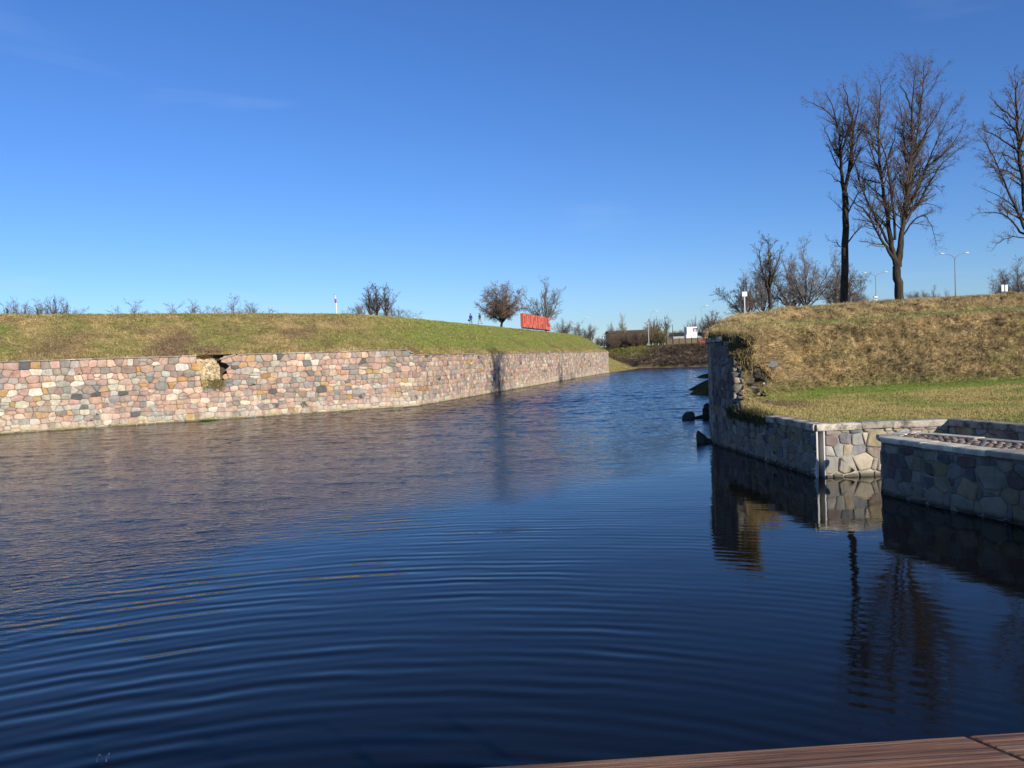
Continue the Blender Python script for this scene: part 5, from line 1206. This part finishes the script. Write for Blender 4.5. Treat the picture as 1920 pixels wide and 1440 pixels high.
# ------------------------------------------------------------------ two walkers
def skin(name, joints, edges, rad, mat, parent, sub=1):
    me = bpy.data.meshes.new(name); me.from_pydata(joints, edges, []); me.update(); me.materials.append(mat)
    o = bpy.data.objects.new(name, me); COL.objects.link(o); o.parent = parent
    m = o.modifiers.new('skin', 'SKIN'); m.use_smooth_shade = True
    for v, r in zip(me.skin_vertices[0].data, rad): v.radius = (r, r) if not hasattr(r, '__len__') else r
    me.skin_vertices[0].data[0].use_root = True
    s = o.modifiers.new('sub', 'SUBSURF'); s.levels = sub; s.render_levels = sub
    return o
M_skin = simple('skin', (.55, .33, .24), .6, .05); M_hair = simple('dark_hair', (.03, .02, .018), .7, .2)
M_bluej = simple('blue_jacket', (.02, .04, .30), .8, .2); M_greenj = simple('dark_green_jacket', (.02, .06, .05), .8, .2)
M_drk = simple('dark_trousers', (.10, .05, .04), .8, .2); M_tan = simple('tan_trousers', (.38, .25, .18), .8, .15); M_pink = simple('pink_scarf', (.7, .35, .35), .8, .1); M_shoe = simple('dark_shoes', (.03, .03, .03), .6, .1)
def person(loc, rz, jacket, legs_m, hair, label, stride=.22, bag=False, scarf=False, s=1.0):
    r = empty('person', loc, label, 'person', 'walkers on the left rampart', rz); r.scale = (s, s, s)
    J = [(0, 0, .95), (0, 0, 1.15), (0, 0, 1.38), (0, 0, 1.48), (0, .01, 1.56), (0, .02, 1.66),
         (-.17, 0, 1.40), (-.23, .03, 1.12), (-.21, .14, .90), (-.21, .20, .82),
         (.17, 0, 1.40), (.23, -.02, 1.12), (.22, .06, .88), (.22, .10, .80),
         (-.09, 0, .90), (-.10, stride*.6, .50), (-.10, stride*.7, .09), (-.10, stride*.7+.17, .04),
         (.09, 0, .90), (.10, -stride*.3, .50), (.10, -stride, .10), (.10, -stride+.16, .04)]
    E_ = [(0, 1), (1, 2), (2, 3), (3, 4), (4, 5), (2, 6), (6, 7), (7, 8), (8, 9), (2, 10), (10, 11), (11, 12), (12, 13), (0, 14), (14, 15), (15, 16), (16, 17), (0, 18), (18, 19), (19, 20), (20, 21)]
    Rd = [.13, .12, .12, .055, .09, .10, .06, .042, .030, .032, .06, .042, .030, .032, .085, .055, .038, .04, .085, .055, .038, .04]
    skin('body', J, E_, Rd, M_skin, r)
    # fingers and face
    fb_ = MB()
    for hx, hy, hz in ((-.21, .20, .82), (.22, .10, .80)):
        for k in range(4): fb_.tube([(hx-.02+.014*k, hy, hz-.01), (hx-.02+.014*k, hy+.015, hz-.05-.008*(k in (1, 2))), (hx-.02+.014*k, hy+.03, hz-.075-.01*(k in (1, 2)))], [.009, .008, .006], 5)
        fb_.tube([(hx+.02, hy+.02, hz), (hx+.035, hy+.035, hz-.04)], [.01, .007], 5)
    fb_.build('fingers', M_skin, r)
    fc = MB(); fc.tube([(0, .10, 1.645), (0, .135, 1.63), (0, .115, 1.62)], [.008, .014, .010], 6); fc.build('nose', M_skin, r)
    ey = MB()
    for x in (-.035, .035): ey.box((x, .112, 1.665), (.022, .01, .010))
    ey.box((0, .112, 1.595), (.05, .01, .008)); ey.build('eyes_and_mouth', M_hair, r)
    jj = [0, 1, 2, 3, 6, 7, 8, 10, 11, 12]; mp_ = {k: i for i, k in enumerate(jj)}
    JJ = [J[k] for k in jj]; JJ[0] = (0, 0, .84)
    skin('jacket', JJ, [(mp_[a], mp_[b]) for a, b in E_ if a in mp_ and b in mp_], [.17, .155, .155, .07, .085, .065, .048, .085, .065, .048], jacket, r)
    jj = [0, 14, 15, 16, 18, 19, 20]; mp_ = {k: i for i, k in enumerate(jj)}
    skin('trousers', [J[k] for k in jj], [(mp_[a], mp_[b]) for a, b in E_ if a in mp_ and b in mp_], [.14, .10, .07, .05, .10, .07, .05], legs_m, r)
    for a, b in ((16, 17), (20, 21)):
        mb = MB(); mb.tube([(J[a][0], J[a][1]-.05, .05), (J[a][0], J[a][1]+.06, .06), (J[b][0], J[b][1]+.04, .035)], [.045, .05, .035], 8); mb.build('shoe', M_shoe, r, smooth=True)
    skin('hair', [(0, -.02, 1.64), (0, -.01, 1.70), (0, -.05, 1.58)] + ([(0, -.08, 1.45)] if scarf else []), [(0, 1), (0, 2)]+([(2, 3)] if scarf else []), [.10, .10, .07, .05], hair, r)
    if scarf: skin('scarf', [(-.08, .08, 1.44), (0, .13, 1.42), (.08, .08, 1.44)], [(0, 1), (1, 2)], [.05, .06, .05], M_pink, r)
    return r
pz = 10.12
p1 = D(883, 606, 131); person((p1[0], 131, pz), R(205), M_bluej, M_drk, M_hair, 'person in a blue jacket with dark hair and pink scarf walking on the left rampart', scarf=True, s=.98)
p2 = D(899.5, 606, 131); person((p2[0], 131.5, pz), R(240), M_greenj, M_tan, simple('grey_hair', (.12, .11, .10), .8, .2), 'person in a dark green jacket and tan trousers following on the left rampart', stride=.28)
mb = MB(); mb.tube([(0, 0, .0), (0, 0, .06), (0, 0, .22), (0, 0, .28)], [.10, .16, .15, .07], 10); mb.tube([(-.08, 0, .26), (-.05, 0, .42), (.05, 0, .42), (.08, 0, .26)], .012, 5, False)
o = mb.build('bag', M_shoe, smooth=True); pb2 = D(879, 600, 131); o.location = (pb2[0], 131, pz+.50); tag(o, 'dark shoulder bag hanging at the side of the person in blue', 'bag')

# ------------------------------------------------------------------ timber bridge the photo is taken from
def wood():
    m, t, p = newmat('weathered_reddish_timber'); v = objco(t, (1.2, 26, 26)); n = noise(t, 1.6, 8, v, .65, .4); v2 = objco(t, (.7, 60, 60)); s = noise(t, 1., 3, v2, .5); v3 = objco(t); n3 = noise(t, 2.5, 5, v3)
    c = ramp(t, n, [(.3, (.10, .052, .032)), (.5, (.25, .145, .09)), (.7, (.42, .30, .20))])
    c = mix(t, 1., c, ramp(t, n3, [(.3, .5), (.7, 1.45)]), 'MULTIPLY'); c = mix(t, 1., c, (1.05, .88, .80), 'MULTIPLY')
    c = mix(t, math_(t, 'MULTIPLY', ramp(t, s, [(.61, 0.), (.65, 1.)]), .7), c, (.42, .30, .22))
    t.links.new(c, p.inputs['Base Color']); p.inputs['Roughness'].default_value = .75; bump(t, p, math_(t, 'ADD', n, s), .006); return m
M_wood = wood()
br = empty('footbridge', (0, 0, 2.9), 'timber footbridge handrail of reddish weathered planks at the bottom right', 'bridge')
# far edge of the handrail from two surveyed points
HZ = 3.95; ea = G(860, 1440, HZ)[:2]; eb2 = G(1920, 1371, HZ)[:2]; de = (eb2-ea)/np.linalg.norm(eb2-ea); ne = np.array([de[1], -de[0]])
jt = G(1812, 1380, HZ)[:2]; uj = (jt-ea)@de
angE = math.atan2(de[1], de[0])
def plank(u0_, u1_, d0, d1, z0, z1, name, bev=.006, par=None):
    mb = MB(); c = ea+de*(u0_+u1_)/2+ne*(d0+d1)/2; mb.box((0, 0, 0), (u1_-u0_, abs(d1-d0), z1-z0)); o = mb.build(name, M_wood, par or br, bevel=bev)
    o.location = (c[0], c[1], (z0+z1)/2-2.9); o.rotation_euler = (0, 0, angE); return o
def rail_plank(u0_, u1_, sk0, sk1):
    mb = MB(); d = .16; q = [(u0_, 0), (u1_, 0), (u1_+sk1, d), (u0_+sk0, d)]
    P4 = [ea+de*u+ne*k for u, k in q]; c = sum(P4)/4
    loc = [((p-c)@de, (p-c)@(-ne)) for p in P4]
    mb.add([(x, y, -.025) for x, y in loc]+[(x, y, .025) for x, y in loc], [(0, 1, 2, 3), (7, 6, 5, 4), (0, 4, 5, 1), (1, 5, 6, 2), (2, 6, 7, 3), (3, 7, 4, 0)])
    o = mb.build('handrail_plank', M_wood, br, bevel=.004); o.location = (c[0], c[1], HZ-.025-2.9); o.rotation_euler = (0, 0, angE)
rail_plank(uj-3.2, uj-.0025, 0, .07); rail_plank(uj+.0025, uj+3.2, .07, 0)
for k in range(-3, 4): plank(uj+.15+k*1.5, uj+.25+k*1.5, .03, .13, 2.9, HZ-.052, 'post')
for zz_ in (3.3, 3.62): plank(uj-4.4, uj+4.6, .05, .09, zz_, zz_+.11, 'middle_rail')
for k in range(0, 14): plank(uj-6, uj+6, .0+k*.15, .143+k*.15, 2.85, 2.9, 'deck_board')
plank(uj-6, uj+6, .1, .3, 2.55, 2.845, 'beam'); plank(uj-6, uj+6, 1.7, 1.9, 2.55, 2.845, 'beam')
for k in (-5, -1.5, 2, 5.5):
    for dd in (.2, 1.8):
        c = ea+de*(uj+k)+ne*dd; mb = MB(); mb.tube([(0, 0, -4.2), (0, 0, -.36)], .14, 10); o = mb.build('pile', M_wood, br); o.location = (c[0], c[1], 0)
# dead stalks poking out of the water in the near left
c = at0(190, 1428); mb = MB()
mb.tube([(-.06, 0, -.2), (-.05, 0, .03), (-.02, 0, .09), (0, .0, .06)], .004, 4); mb.tube([(.03, 0, -.2), (.06, 0, .04), (.10, 0, .10)], .004, 4); mb.tube([(.05, .0, .03), (.10, .0, .05)], .003, 4)
o = mb.build('reed_stalk', simple('pale_reed', (.45, .42, .33), .8, .1)); o.location = c; tag(o, 'two bent pale reed stalks sticking out of the water at lower left', 'reeds')
# tuft of green weed at the wall foot and the grass in the collapsed bay
def tuftpatch(name, pts_, n, spread, L_, col, label, cat, seed):
    rs = np.random.RandomState(seed); P = np.array(pts_)[rs.randint(0, len(pts_), n)]+rs.normal(0, 1, (n, 3))*spread
    c = np.array(col)*rs.uniform(.6, 1.4, (n, 1)); o = blades(name, P, np.zeros(P.shape)+[0, 0, 1.], np.full(n, L_), .018, c, 6, .5, .1, jit=.05, seed=seed); tag(o, label, cat, None, 'stuff'); return o
def LWp(px, py, out): u, v = PW(px, py); p = W0+dL*u-nL*out; return (p[0], p[1], v)
tuftpatch('water_weed', [LWp(x, 789, .25) for x in range(380, 412, 3)], 260, (.1, .08, .03), .12, (.05, .13, .03), 'bright green weed at the foot of the wall below the collapsed bay', 'weeds', 1)
tuftpatch('grass_tuft', [LWp(x, y_, -.05) for x in range(380, 418, 2) for y_ in (717, 721, 726)], 520, (.24, .12, .16), .22, (.26, .22, .09), 'grass tuft growing on the ledge of the collapsed bay', 'grass', 2)
tuftpatch('root_mat', [LWp(x, 658-(y_)*3.5, -.55-y_*.35) for x in range(372, 410, 3) for y_ in range(3)], 420, (.25, .2, .08), .16, (.30, .21, .12), 'torn dark roots and soil above the collapsed bay', 'roots', 3)
tuftpatch('hanging_grass', [(br0[0]+nS[0]*q*.7+.1, br0[1]-.12-.1*q, 4.75-1.25*(k/12)*(.35+.65*q)) for q in np.linspace(0, 1, 9) for k in range(13)], 620, (.09, .09, .10), .26, (.22, .17, .08), 'dry grass hanging down over the broken end of the bastion wall', 'grass', 6)
# turf lip hanging over the broken bastion wall
def ov(): 
    out = []
    for q in np.linspace(0, 1, 30): p = Sh+(C1-Sh)*(.02+.30*q)+nS*(.1+.5*q); out.append((p[0], p[1], 5.1-.25*q))
    return out
tuftpatch('turf_lip', ov(), 900, (.14, .2, .10), .34, (.25, .19, .09), 'dry turf overhanging the broken top of the bastion wall', 'grass', 4)
def ov2():
    return [(ledge(y)-.02, y, 1.62) for y in np.linspace(32.6, 37.2, 40)]
tuftpatch('edge_grass', ov2(), 1100, (.10, .15, .12), .28, (.13, .12, .05), 'rough grass drooping over the shaded bastion wall', 'grass', 5)
